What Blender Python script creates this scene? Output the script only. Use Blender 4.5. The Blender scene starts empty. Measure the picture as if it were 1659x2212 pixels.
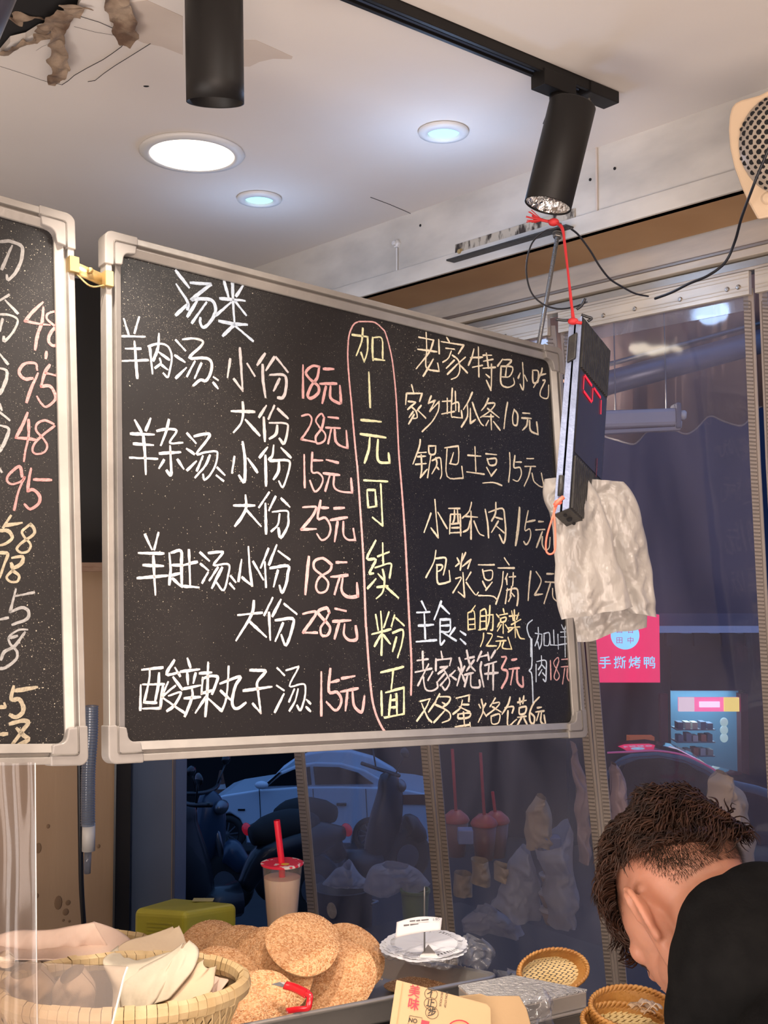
import bpy, bmesh, math, random
from mathutils import Vector, Matrix, noise, Euler
random.seed(7)
PI = math.pi
S = bpy.context.scene
COL = S.collection
V = Vector

# ------------------------------------------------------------------ camera, world, lights
F = 2400.0
TH = math.radians(2.96)
CAM = V((0, 0, 1.5))
UP = V((0, -math.sin(TH), math.cos(TH)))
FW = V((0, math.cos(TH), math.sin(TH)))
cd = bpy.data.cameras.new('camera')
cd.sensor_fit = 'VERTICAL'; cd.sensor_height = 36; cd.lens = 36 * F / 2212; cd.clip_start = .02
cam = bpy.data.objects.new('camera', cd); COL.objects.link(cam)
cam.location = CAM; cam.rotation_euler = (PI / 2 + TH, 0, 0)
S.camera = cam
S.view_settings.view_transform = 'Standard'; S.view_settings.look = 'None'
S.view_settings.exposure = 0; S.view_settings.gamma = 1
S.view_settings.use_curve_mapping = False

w = bpy.data.worlds.new('dusk_sky'); S.world = w; w.use_nodes = True
nt = w.node_tree; bg = nt.nodes['Background']
tc = nt.nodes.new('ShaderNodeTexCoord'); sx = nt.nodes.new('ShaderNodeSeparateXYZ'); cr = nt.nodes.new('ShaderNodeValToRGB')
nt.links.new(tc.outputs['Generated'], sx.inputs[0]); nt.links.new(sx.outputs['Z'], cr.inputs[0]); nt.links.new(cr.outputs[0], bg.inputs[0])
cr.color_ramp.elements[0].color = (.05, .07, .16, 1); cr.color_ramp.elements[1].color = (.085, .20, .46, 1)
bg.inputs[1].default_value = 1.9

def light(name, kind, loc, power, color, size=.1, target=None, spot=None, blend=.5, size_y=None):
    l = bpy.data.lights.new(name, kind); l.energy = power; l.color = color
    if kind == 'AREA':
        l.size = size
        if size_y: l.shape = 'RECTANGLE'; l.size_y = size_y
    elif kind == 'SPOT':
        l.shadow_soft_size = size; l.spot_size = spot; l.spot_blend = blend
    else: l.shadow_soft_size = size
    o = bpy.data.objects.new(name, l); COL.objects.link(o); o.location = loc
    if target is not None: o.rotation_euler = (V(target) - V(loc)).to_track_quat('-Z', 'Y').to_euler()
    return o
WARM = (1, .84, .66); NEUT = (1, .93, .84)
# ceiling lamps of the room behind and above the camera
light('room_lamp_light', 'AREA', (-.6, -1.2, 2.40), 60, WARM, 1.2, (-.6, -1.2, 0))
light('room_lamp_light', 'AREA', (1.4, .2, 2.40), 14, (1, .8, .66), .9, (1.4, .2, 0))
# track spotlights on the board and on the food
light('track_spot_light', 'SPOT', (.30, .30, 2.34), 29, NEUT, .04, (.0, 2.2, 1.60), 1.0, .9)
light('track_spot_light', 'SPOT', (.95, 1.30, 2.38), 17, NEUT, .05, (.12, 2.30, 1.66), .62, .9)
light('track_spot_light', 'SPOT', (.42, 1.36, 2.38), 8, NEUT, .05, (-.40, 1.85, 1.95), .7, .9)
light('track_spot_light', 'SPOT', (-.42, 1.50, 2.40), 84, (1, .85, .71), .03, (-.34, 1.98, .80), .80, .6)
light('track_spot_light', 'SPOT', (.10, 1.30, 2.38), 60, (1, .86, .74), .03, (.0, 2.08, .85), .95, .7)
# unseen fill lights added to stand in for bounce onto the ceiling
light('bounce_fill_light', 'AREA', (.3, -.6, 1.0), 66, (1, .81, .70), 1.6, (.2, 1.4, 2.45))
light('bounce_fill_light', 'AREA', (-1.1, .9, .7), 22, (1, .90, .84), .9, (-.5, 3.0, 2.45))

# ------------------------------------------------------------------ geometry helpers
def ray(px, py):
    return V(((px - 829.5) / F, 0, 0)) + UP * ((1106 - py) / F) + FW
def P(px, py, d):                       # point of the pixel ray at distance d along the optical axis
    return CAM + ray(px, py) * d
def PZ(px, py, z):
    r = ray(px, py); return CAM + r * ((z - CAM.z) / r.z)
def PP(px, py, o, n):
    r = ray(px, py); return CAM + r * ((o - CAM).dot(n) / r.dot(n))
ORG = {}
def axes(z, x=None):                    # rotation whose third column is z
    z = V(z).normalized(); x = V(x) if x is not None else (V((1, 0, 0)) if abs(z.x) < .9 else V((0, 1, 0)))
    y = z.cross(x).normalized(); x = y.cross(z)
    return Matrix((x, y, z)).transposed()
I3 = Matrix.Identity(3)
class MB:
    def __init__(s): s.v = []; s.f = []; s.m = []; s.mi = 0
    def add(s, vs, fs):
        n = len(s.v); s.v += [V(p) for p in vs]; s.f += [tuple(i + n for i in f) for f in fs]; s.m += [s.mi] * len(fs); return s
    def box(s, c, size, R=I3):
        c = V(c); h = V(size) / 2
        vs = [c + R @ V((sx * h.x, sy * h.y, sz * h.z)) for sx in (-1, 1) for sy in (-1, 1) for sz in (-1, 1)]
        return s.add(vs, [(0, 1, 3, 2), (4, 6, 7, 5), (0, 4, 5, 1), (2, 3, 7, 6), (0, 2, 6, 4), (1, 5, 7, 3)])
    def beam(s, a, b, wd, ht, up=(0, 0, 1)):          # box from a to b
        a = V(a); b = V(b); y = (b - a); L = y.length; y.normalize(); z = V(up); x = y.cross(z).normalized(); z = x.cross(y)
        return s.box((a + b) / 2, (wd, L, ht), Matrix((x, y, z)).transposed())
    def lathe(s, c, R, prof, n=32, arc=2 * PI, cap=True):
        c = V(c); full = abs(arc - 2 * PI) < 1e-6; k = n if full else n + 1; vs = []
        for r, z in prof:
            for i in range(k):
                a = arc * i / n; vs.append(c + R @ V((r * math.cos(a), r * math.sin(a), z)))
        fs = []
        for j in range(len(prof) - 1):
            for i in range(n):
                a = j * k + i; b = j * k + (i + 1) % k; fs.append((a, b, b + k, a + k))
        if cap and full:
            if prof[0][0] > 1e-5: fs.append(tuple(range(k))[::-1])
            if prof[-1][0] > 1e-5: fs.append(tuple(range((len(prof) - 1) * k, len(prof) * k)))
        return s.add(vs, fs)
    def tube(s, pts, r, n=8, cap=True, flat=1.0):
        pts = [V(p) for p in pts]; rs = r if isinstance(r, (list, tuple)) else [r] * len(pts)
        t = (pts[1] - pts[0]).normalized(); x = t.orthogonal().normalized(); vs = []
        for i, p in enumerate(pts):
            t2 = (pts[min(i + 1, len(pts) - 1)] - pts[max(i - 1, 0)])
            if t2.length > 1e-9: t = t2.normalized()
            x = (x - t * x.dot(t)); x = x.normalized() if x.length > 1e-6 else t.orthogonal().normalized()
            y = t.cross(x)
            for k in range(n):
                a = 2 * PI * k / n; vs.append(p + (x * math.cos(a) + y * math.sin(a) * flat) * rs[i])
        fs = [(j * n + i, j * n + (i + 1) % n, (j + 1) * n + (i + 1) % n, (j + 1) * n + i) for j in range(len(pts) - 1) for i in range(n)]
        if cap: fs += [tuple(range(n))[::-1], tuple(range((len(pts) - 1) * n, len(pts) * n))]
        return s.add(vs, fs)
    def grid(s, fn, nu, nv, wrap=False):
        k = nu if wrap else nu + 1
        vs = [fn(i / nu, j / nv) for j in range(nv + 1) for i in range(k)]
        fs = [(j * k + i, j * k + (i + 1) % k, (j + 1) * k + (i + 1) % k, (j + 1) * k + i) for j in range(nv) for i in range(nu)]
        return s.add(vs, fs)
    def prism(s, pts, off):                            # closed outline pushed along off
        n = len(pts); pts = [V(p) for p in pts]; off = V(off)
        fs = [tuple(range(n)), tuple(range(n, 2 * n))[::-1]] + [(i, i + n, (i + 1) % n + n, (i + 1) % n) for i in range(n)]
        return s.add(pts + [p + off for p in pts], fs)
    def ball(s, c, r, n=12, R=I3):
        r = V(r) if hasattr(r, '__len__') else V((r, r, r)); c = V(c)
        return s.lathe((0, 0, 0), I3, [(max(math.sin(PI * j / n), 1e-4), -math.cos(PI * j / n)) for j in range(n + 1)], 2 * n, cap=False)._xf(c, R, r, (n + 1) * 2 * n)
    def _xf(s, c, R, r, cnt):
        for i in range(len(s.v) - cnt, len(s.v)):
            p = s.v[i]; s.v[i] = c + R @ V((p.x * r.x, p.y * r.y, p.z * r.z))
        return s
    def build(s, name, mats, parent=None, smooth=False, bevel=0, sub=0, solid=0, kind=None, label=None, seg=2, org=None):
        me = bpy.data.meshes.new(name)
        if parent is not None: o0 = ORG[parent]
        elif org is not None: o0 = V(org)
        else:
            mn = [min(p[i] for p in s.v) for i in range(3)]; mx = [max(p[i] for p in s.v) for i in range(3)]
            o0 = V(((mn[0] + mx[0]) / 2, (mn[1] + mx[1]) / 2, mn[2]))
        me.from_pydata([tuple(p - o0) for p in s.v], [], s.f)
        mats = mats if isinstance(mats, (list, tuple)) else [mats]
        for m in mats: me.materials.append(m)
        if len(mats) > 1: me.polygons.foreach_set('material_index', s.m)
        if smooth: me.polygons.foreach_set('use_smooth', [True] * len(me.polygons))
        o = bpy.data.objects.new(name, me); COL.objects.link(o)
        if parent is not None: o.parent = parent
        else: o.location = o0
        ORG[o] = o0
        if solid: m = o.modifiers.new('solid', 'SOLIDIFY'); m.thickness = solid; m.offset = 0
        if bevel: m = o.modifiers.new('bevel', 'BEVEL'); m.width = bevel; m.segments = seg; m.limit_method = 'ANGLE'; m.angle_limit = .6
        if sub: m = o.modifiers.new('sub', 'SUBSURF'); m.levels = m.render_levels = sub
        if kind: o['kind'] = kind
        if label: o['label'] = label
        return o
def thing(name, label, cat, loc, group=None):
    o = bpy.data.objects.new(name, None); COL.objects.link(o); o.location = loc; o.empty_display_size = .05
    ORG[o] = V(loc); return tag(o, label, cat, group)
def tag(o, label, cat, group=None):
    o['label'] = label; o['category'] = cat
    if group: o['group'] = group
    return o
def struct(o): o['kind'] = 'structure'; return o
def smoothpts(pts, k=4):                 # Catmull-Rom
    pts = [V(p) for p in pts]; out = []
    q = [pts[0] * 2 - pts[1]] + pts + [pts[-1] * 2 - pts[-2]]
    for i in range(1, len(q) - 2):
        a, b, c, d = q[i - 1:i + 3]
        for j in range(k):
            t = j / k; out.append(.5 * ((2 * b) + (c - a) * t + (2 * a - 5 * b + 4 * c - d) * t * t + (3 * b - a - 3 * c + d) * t ** 3))
    out.append(pts[-1]); return out
def fbm(p, k=3):
    return sum(noise.noise(V(p) * 2 ** i + V((i * 7.1, 3.3, 1.7))) / 2 ** i for i in range(k))

# ------------------------------------------------------------------ materials
def mat(name, col, rough=.6, metal=0, var=None, vscale=8, bump=0, bscale=40, emit=None, est=1, trans=0, alpha=1, spec=.5, sss=0, aniso=0, coat=0, stretch=None, lo=.35, hi=.65, detail=6):
    m = bpy.data.materials.new(name); m.use_nodes = True; n = m.node_tree.nodes; l = m.node_tree.links; b = n['Principled BSDF']
    b.inputs['Base Color'].default_value = (*col, 1); b.inputs['Roughness'].default_value = rough; b.inputs['Metallic'].default_value = metal
    b.inputs['Specular IOR Level'].default_value = spec; b.inputs['Alpha'].default_value = alpha; b.inputs['Transmission Weight'].default_value = trans
    b.inputs['Coat Weight'].default_value = coat
    if sss: b.inputs['Subsurface Weight'].default_value = sss; b.inputs['Subsurface Radius'].default_value = (.02, .008, .004); b.inputs['Subsurface Scale'].default_value = .5
    if emit: b.inputs['Emission Color'].default_value = (*emit, 1); b.inputs['Emission Strength'].default_value = est
    if var or bump:
        t = n.new('ShaderNodeTexCoord'); mp = n.new('ShaderNodeMapping'); l.new(t.outputs['Object'], mp.inputs[0])
        if stretch: mp.inputs['Scale'].default_value = stretch
    if var:
        x = n.new('ShaderNodeTexNoise'); x.inputs['Scale'].default_value = vscale; x.inputs['Detail'].default_value = detail; l.new(mp.outputs[0], x.inputs[0])
        r = n.new('ShaderNodeValToRGB'); r.color_ramp.elements[0].position = lo; r.color_ramp.elements[1].position = hi
        r.color_ramp.elements[0].color = (*col, 1); r.color_ramp.elements[1].color = (*var, 1)
        l.new(x.outputs[0], r.inputs[0]); l.new(r.outputs[0], b.inputs['Base Color'])
    if bump:
        x2 = n.new('ShaderNodeTexNoise'); x2.inputs['Scale'].default_value = bscale; x2.inputs['Detail'].default_value = 4; l.new(mp.outputs[0], x2.inputs[0])
        bu = n.new('ShaderNodeBump'); bu.inputs['Strength'].default_value = bump; bu.inputs['Distance'].default_value = .01
        l.new(x2.outputs[0], bu.inputs['Height']); l.new(bu.outputs[0], b.inputs['Normal'])
    return m
def hazy(name, tint, haze, hazecol, gloss=.08, var=None, rough=.08, vscale=4, hrange=(.3, .75), stretch=(1, 1, .35), coat=None):
    """clear plastic film: transparent + thin milky haze + reflection"""
    m = bpy.data.materials.new(name); m.use_nodes = True; n = m.node_tree.nodes; l = m.node_tree.links
    for x in list(n): n.remove(x)
    out = n.new('ShaderNodeOutputMaterial'); tr = n.new('ShaderNodeBsdfTransparent'); tr.inputs[0].default_value = (*tint, 1)
    df = n.new('ShaderNodeBsdfDiffuse'); df.inputs[0].default_value = (*hazecol, 1)
    tl = n.new('ShaderNodeBsdfTranslucent'); tl.inputs[0].default_value = (*hazecol, 1)
    ad = n.new('ShaderNodeMixShader'); ad.inputs[0].default_value = .35; l.new(df.outputs[0], ad.inputs[1]); l.new(tl.outputs[0], ad.inputs[2])
    gl = n.new('ShaderNodeBsdfGlossy'); gl.inputs['Roughness'].default_value = rough; gl.inputs[0].default_value = (1, 1, 1, 1)
    t = n.new('ShaderNodeTexCoord'); mp = n.new('ShaderNodeMapping'); mp.inputs['Scale'].default_value = stretch; l.new(t.outputs['Object'], mp.inputs[0])
    nz = n.new('ShaderNodeTexNoise'); nz.inputs['Scale'].default_value = vscale; nz.inputs['Detail'].default_value = 8; nz.inputs['Distortion'].default_value = .6; l.new(mp.outputs[0], nz.inputs[0])
    mr = n.new('ShaderNodeMapRange'); mr.inputs[1].default_value = hrange[0]; mr.inputs[2].default_value = hrange[1]; mr.inputs[3].default_value = haze[0]; mr.inputs[4].default_value = haze[1]
    l.new(nz.outputs[0], mr.inputs[0])
    m1 = n.new('ShaderNodeMixShader'); l.new(mr.outputs[0], m1.inputs[0]); l.new(tr.outputs[0], m1.inputs[1]); l.new(ad.outputs[0], m1.inputs[2])
    fr = n.new('ShaderNodeLayerWeight'); fr.inputs[0].default_value = .5
    pw = n.new('ShaderNodeMath'); pw.operation = 'POWER'; l.new(fr.outputs['Facing'], pw.inputs[0]); pw.inputs[1].default_value = 4
    ma = n.new('ShaderNodeMath'); ma.operation = 'MULTIPLY_ADD'; l.new(pw.outputs[0], ma.inputs[0]); ma.inputs[1].default_value = .9 * gloss; ma.inputs[2].default_value = .055 * gloss
    m2 = n.new('ShaderNodeMixShader'); l.new(ma.outputs[0], m2.inputs[0]); l.new(m1.outputs[0], m2.inputs[1]); l.new(gl.outputs[0], m2.inputs[2])
    bn = n.new('ShaderNodeTexNoise'); bn.inputs['Scale'].default_value = 9; l.new(mp.outputs[0], bn.inputs[0])
    bu = n.new('ShaderNodeBump'); bu.inputs['Strength'].default_value = .25; bu.inputs['Distance'].default_value = .006; l.new(bn.outputs[0], bu.inputs['Height']); l.new(bu.outputs[0], gl.inputs['Normal'])
    l.new(m2.outputs[0], out.inputs[0]); return m
def emis(name, col, st):
    m = bpy.data.materials.new(name); m.use_nodes = True; b = m.node_tree.nodes['Principled BSDF']
    b.inputs['Base Color'].default_value = (*[c * .3 for c in col], 1); b.inputs['Emission Color'].default_value = (*col, 1); b.inputs['Emission Strength'].default_value = st; return m
M = {}
M['ceil'] = mat('ceiling_paint', (.66, .61, .57), .85, var=(.70, .66, .62), vscale=1.5, bump=.05)
M['putty'] = mat('putty_patch', (.52, .44, .38), .9, var=(.58, .51, .45), vscale=5)
M['hole'] = mat('ceiling_void', (.01, .01, .012), 1)
M['peel'] = mat('peeled_paper', (.10, .06, .04), .9, var=(.30, .23, .17), vscale=22, bump=.4, bscale=60)
M['fascia'] = mat('whitewashed_board', (.60, .57, .52), .8, var=(.38, .365, .34), vscale=5, bump=.15, bscale=14, stretch=(.6, .6, 1.4), lo=.45, hi=.72)
M['soffit'] = mat('brown_soffit_board', (.36, .20, .09), .7, var=(.43, .26, .13), vscale=3)
M['alu'] = mat('cream_aluminium', (.62, .56, .47), .35, .25, var=(.50, .46, .40), vscale=6, stretch=(1, 1, 6))
M['black'] = mat('matt_black_metal', (.010, .009, .009), .5, .0, spec=.28, bump=.03, bscale=300)
M['blackp'] = mat('black_plastic', (.015, .014, .015), .5, var=(.03, .028, .025), vscale=60, bump=.1, bscale=120)
M['screw'] = mat('screw_steel', (.4, .37, .33), .35, .9)
M['white'] = mat('white_trim_ring', (.62, .62, .62), .5)
M['foil'] = mat('crinkled_reflector', (.7, .7, .7), .2, 1, bump=.9, bscale=35)
M['galv'] = mat('mottled_galvanised_steel', (.50, .45, .37), .45, .3, var=(.04, .03, .025), vscale=48, lo=.50, hi=.60, stretch=(1, 1, .4))
M['rod'] = mat('threaded_rod_steel', (.28, .28, .28), .35, .85)
M['red'] = mat('red_nylon', (.46, .018, .022), .6)
M['coral'] = mat('coral_rubber', (.85, .16, .10), .5)
M['blackcable'] = mat('black_cable', (.012, .013, .018), .35)
M['cream'] = mat('cream_enamel', (.62, .47, .32), .45, var=(.58, .44, .31), vscale=5)
M['strip'] = mat('grey_zip_tape', (.31, .265, .24), .6, var=(.35, .30, .27), vscale=20)
M['stripd'] = mat('zip_tape_groove', (.16, .135, .122), .7)
M['film'] = hazy('clear_curtain_film', (.93, .94, .98), (.07, .30), (.40, .38, .56), gloss=.9, rough=.05)
M['film2'] = hazy('scuffed_curtain_film', (.90, .91, .97), (.14, .54), (.40, .40, .49), gloss=.3, rough=.22, vscale=5)
M['filmtop'] = hazy('clear_hem_film', (.8, .82, .88), (.15, .45), (.5, .5, .58), gloss=1.0, rough=.08, vscale=9)
M['wood'] = mat('stained_plywood', (.36, .24, .145), .7, var=(.29, .185, .105), vscale=2.5, bump=.05, stretch=(3, 3, .4), lo=.4, hi=.7)
M['stain'] = mat('brown_stain', (.20, .12, .065), .7)
M['pillar'] = mat('navy_grey_metal', (.085, .12, .21), .45, .1, var=(.10, .14, .24), vscale=3)
M['darkw'] = mat('dark_board', (.02, .018, .018), .6)
M['ledge'] = mat('brown_ledge', (.22, .12, .07), .6, var=(.30, .19, .12), vscale=30, stretch=(1, 1, 8))
M['tile'] = mat('floor_tile', (.30, .27, .24), .5, var=(.24, .21, .19), vscale=3)

# ------------------------------------------------------------------ room shell
CZ = 2.45
A0 = V((-.391, 3.441, 0)); U = V((.6645, -.7473, 0)).normalized(); NW = V((-.7473, -.6645, 0)).normalized(); Z = V((0, 0, 1))
RW = Matrix((U, NW, Z)).transposed()     # wall frame: x along the wall to the right, y towards the room
def WP(a, out, z): return A0 + U * a + NW * out + Z * z
def PW(px, py, out=0): return PP(px, py, A0 + NW * out, NW)
def wa(p): return (p - A0).dot(U)
ZB = PW(1200, 525).z                     # underside of the whitewashed fascia
sf = PZ(1150, 598, ZB); SO = (sf - A0).dot(NW)   # depth of the soffit
bm = MB()
# ceiling slab with a torn hole at the top left
hole_px = [(-140, 170), (-40, 150), (0, 118), (22, 92), (55, 84), (84, 66), (112, 62), (128, 52), (150, 42), (166, 26), (170, 8), (184, -12), (176, -60), (60, -120), (-120, -90)]
hole = [PZ(x, y, CZ) for x, y in hole_px]
outer = [V((-3.2, -2.6, CZ)), V((3.2, -2.6, CZ)), V((3.2, -1.0, CZ)), WP(2.9, 0, CZ), WP(-3.2, 0, CZ), V((-3.2, 4.0, CZ))]
from mathutils.geometry import tessellate_polygon
tri = tessellate_polygon([outer, hole]); al = outer + hole
bm.add(al, [t for t in tri])
bm.add([p + Z * .012 for p in al], [t[::-1] for t in tri])
nO = len(outer); bm.add(hole + [p + Z * .012 for p in hole], [(i, (i + 1) % len(hole), (i + 1) % len(hole) + len(hole), i + len(hole)) for i in range(len(hole))])
ceiling = struct(bm.build('ceiling', M['ceil'], org=(0, 0, CZ)))
ceiling['label'] = 'warm white plaster ceiling with a torn hole at the top left'
c = sum(hole, V()) / len(hole)
b = MB(); b.box(c + Z * .20, (1.6, 1.3, .36)); v = b.build('ceiling_void', M['hole'], ceiling)
v.data.flip_normals()
def ceil_pts(px): return [PZ(x, y, CZ) - Z * .0012 for x, y in px]
for pts, wd in (([(173, 34), (215, 47), (276, 74), (281, 79)], .0022), ([(276, 84), (262, 100), (240, 116), (222, 128), (186, 147), (160, 162), (148, 173), (134, 182)], .0028), ([(134, 182), (110, 177), (93, 173)], .0018), ([(325, 93), (290, 115), (248, 141), (225, 157), (205, 173), (190, 175)], .0026), ([(160, 56), (205, 68), (260, 77)], .0012), ([(93, 173), (50, 158), (0, 142)], .0007), ([(800, 425), (840, 440), (880, 457), (898, 466)], .0016), ([(78, 108), (92, 99), (105, 94)], .0008)):
    b = MB(); b.tube(ceil_pts(pts), wd / 2, 4, flat=.4); b.build('ceiling_crack', M['hole'], ceiling)
for pts in ([(318, 0), (395, 35), (395, 118), (350, 100), (310, 92), (281, 79), (240, 55), (232, 10)], [(527, 86), (552, 86), (600, 107), (632, 122), (630, 127), (590, 126), (560, 133), (540, 143), (527, 143)]):
    b = MB(); b.prism([PZ(x, y, CZ) - Z * .0008 for x, y in pts], Z * .0006); b.build('putty_patch', M['putty'], ceiling)
b = MB(); b.ball(PZ(316, 186, CZ), (.006, .003, .002), 6); b.build('ceiling_chip', M['hole'], ceiling)
def rag(pts_px, wid, zdrop, name='peeling_paper'):
    # a crumpled strip of paper hanging from the torn edge
    b = MB(); n = len(pts_px) - 1
    base = [PZ(x, y, CZ) - Z * zd for (x, y), zd in zip(pts_px, zdrop)]
    def fn(u, v):
        i = min(int(v * n), n - 1); t = v * n - i; p = base[i].lerp(base[i + 1], t)
        wv = wid[i] * (1 - t) + wid[i + 1] * t
        q = p + V((1, .35, 0)).normalized() * (u - .5) * wv * (1 + .35 * noise.noise(V((v * 7, u * 2, 3))))
        return q + V((noise.noise(q * 45), noise.noise(q * 40 + V((9, 0, 0))), noise.noise(q * 50 + V((0, 5, 0))))) * .010 + Z * (-.003)
    b.grid(fn, 12, 7 * n); return b.build(name, M['peel'], ceiling, smooth=False, solid=.0012)
rag([(128, 40), (126, 66), (124, 90), (130, 112), (118, 132), (118, 144)], [.02, .030, .026, .036, .02, .010], [.002, .012, .02, .03, .035, .038])
rag([(245, -25), (262, 8), (270, 35), (272, 62)], [.035, .048, .040, .020], [.002, .01, .02, .03])
rag([(0, 112), (30, 96), (60, 82), (90, 70), (116, 62)], [.02, .02, .02, .02, .014], [.006] * 5)
rag([(86, 56), (110, 40), (138, 22), (165, 6)], [.02, .036, .040, .03], [.01] * 4)
rag([(28, 66), (50, 52), (75, 56), (92, 60)], [.02, .034, .03, .01], [-.02] * 4)
rag([(150, 0), (172, 8), (188, 14)], [.03, .04, .02], [.008] * 3)

# fascia, soffit, header rails (beyond them is the street)
aL, aR = -2.6, 2.7
b = MB(); b.box(WP((aL + aR) / 2, -.009, (CZ + ZB) / 2), (aR - aL, .018, CZ - ZB), RW)
fascia = struct(b.build('wall_right', M['fascia'])); fascia['label'] = 'whitewashed patchy fascia board above the curtained opening'
b = MB(); b.box(WP((aL + aR) / 2, .004, ZB + .022), (aR - aL, .008, .044), RW); b.build('lower_batten', M['fascia'], fascia, bevel=.001)
b = MB(); a0, a1 = wa(PW(885, 420)), wa(PW(1270, 290))
b.box(WP(wa(PW(1290, 330)), .003, ZB + .10), (.004, .003, .19), RW); b.build('panel_seam', M['putty'], fascia)
for (x, y) in [(908, 487), (886, 592), (875, 595), (795, 618), (787, 620), (980, 566), (1254, 486), (1281, 467), (1328, 364), (1275, 388), (795, 622), (1356, 465)]:
    b = MB(); q = PW(x, y, .0005); R = axes(NW); b.lathe(q, R, [(.0001, .001), (.0035, .001), (.0035, -.002)], 10, cap=False); b.build('screw_hole', M['hole'], fascia)
b = MB(); q = PW(857, 527, .004); b.lathe(q - NW * .004, axes(NW), [(.011, 0), (.011, .008), (.006, .010), (.006, .018), (.0001, .018)], 6); b.box(q - Z * .055, (.004, .003, .09), RW); b.build('wall_bolt', M['white'], fascia, bevel=.0008)
b = MB(); b.box(WP((aL + aR) / 2, SO / 2, ZB + .006), (aR - aL, abs(SO), .012), RW)
sof = struct(b.build('trim_1', M['soffit'])); sof['label'] = 'brown board under the fascia'
# header aluminium profile
def rail(z0, z1, o0, o1, m='alu', name='header_rail'):
    b = MB(); b.box(WP((aL + aR) / 2, (o0 + o1) / 2, (z0 + z1) / 2), (aR - aL, abs(o1 - o0), z1 - z0), RW); return b.build(name, M[m], hdr, bevel=.002)
hdr = MB().box(WP((aL + aR) / 2, SO - .03, ZB - .02), (aR - aL, .04, .066), RW).build('trim_2', M['alu']); struct(hdr); hdr['label'] = 'cream aluminium header profile'
rail(ZB - .058, ZB - .049, SO - .03, SO - .004, 'screw')
rail(ZB - .078, ZB - .060, SO - .04, SO + .004)
rail(ZB - .100, ZB - .080, SO - .045, SO - .012, 'screw', 'track_channel')
rail(ZB - .108, ZB - .100, SO - .04, SO - .002)
CU = SO - .004                            # plane of the curtains
# the wall left of the opening: navy pillar, black jamb, plywood wall
def vslab(name, x0, x1, d0, d1, m, z0=-.3, z1=CZ, th=.05, kind='structure', label=None):
    a = P(x0, 1650, d0); c = P(x1, 1650, d1); a.z = c.z = 0; t = (c - a).normalized(); nn = V((-t.y, t.x, 0))
    if nn.y < 0: nn = -nn
    b = MB(); b.box((a + c) / 2 + nn * th / 2 + Z * (z0 + z1) / 2, ((c - a).length, th, z1 - z0), Matrix((t, nn, Z)).transposed())
    o = b.build(name, m, bevel=.002)
    if kind: o['kind'] = kind
    if label: o['label'] = label
    return o, a, c, t, nn
pil, pa, pc, pt, pn = vslab('trim_3', 283, 377, 3.42, 3.30, M['pillar'], label='navy grey metal pillar beside the dark doorway')
b = MB(); b.box(pc - pn * .002 + Z * 1.1, (.004, .01, 2.6), Matrix((pt, pn, Z)).transposed()); b.build('pillar_edge', M['screw'], pil)
jamb, *_ = vslab('trim_4', 248, 284, 3.36, 3.40, M['darkw'], label='black door jamb')
b = MB(); q = P(250, 1650, 3.33); q.z = 1.1; b.box(q, (.006, .006, 2.7)); b.build('jamb_seal', M['blackcable'], jamb)
wl, wa0, wc0, wt, wn = vslab('wall_left', -260, 250, 3.02, 3.34, M['wood'], z1=1.51, label='brown stained plywood wall')
b = MB()
for x, y, sx_, sz_ in [(126, 1950, 9, 16), (142, 1970, 7, 8), (147, 1950, 6, 6), (83, 1832, 7, 12), (104, 1785, 4, 5), (213, 1828, 4, 5), (137, 1988, 3, 3), (150, 1990, 3, 3), (80, 1935, 4, 6)]:
    q = PP(x, y, wa0 - wn * .001, wn); b.ball(q, (sx_ / 780, .0012, sz_ / 780), 6, Matrix((wt, wn, Z)).transposed())
b.build('wall_stain', M['stain'], wl, smooth=True)
wd_, _, _, _, _ = vslab('wall_back', -420, 300, 3.30, 3.62, M['darkw'], z0=1.5, z1=CZ, label='dark wall above the plywood')
b = MB(); e0 = PP(-200, 1227, wa0, wn); e1 = PP(252, 1227, wa0, wn); e0.z = e1.z = 1.507; b.beam(e0 + wn * .02, e1 + wn * .02, .12, .028)
ld = struct(b.build('trim_5', M['ledge'], bevel=.003)); ld['label'] = 'brown wooden ledge topping the plywood wall'
# floor and unseen walls of the room
b = MB()
for i in range(-5, 6):
    for j in range(-5, 6):
        p = V((i * .6, j * .6 - .2, -.005))
        if wa(p) and (p - A0).dot(NW) > .3: b.box(p, (.594, .594, .01))
fl = struct(MB().box((0, .4, -.02), (6.4, 6.2, .02)).build('floor', M['darkw']))
b.build('floor_tile', M['tile'], fl, kind='stuff')
wb = mat('wall_paint', (.58, .50, .42), .8, var=(.55, .47, .40), vscale=2)
struct(MB().box((0, -2.65, CZ / 2), (6.4, .1, CZ)).build('wall_rear', wb))
struct(MB().box((-3.25, .7, CZ / 2), (.1, 6.6, CZ)).build('wall_side', wb))
struct(MB().box((3.25, -1.8, CZ / 2), (.1, 1.8, CZ)).build('wall_far_right', wb))
e_ = WP(2.7, 0, 0)
b = MB(); b.beam(WP(2.68, -.06, CZ / 2), V((3.25, -1.0, CZ / 2)), .1, CZ); struct(b.build('wall_return', wb))
b = MB(); b.beam(V((-3.3, 3.4, CZ / 2)), V((-1.34, 3.06, CZ / 2)), .1, CZ); struct(b.build('wall_left_return', wb))

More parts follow.
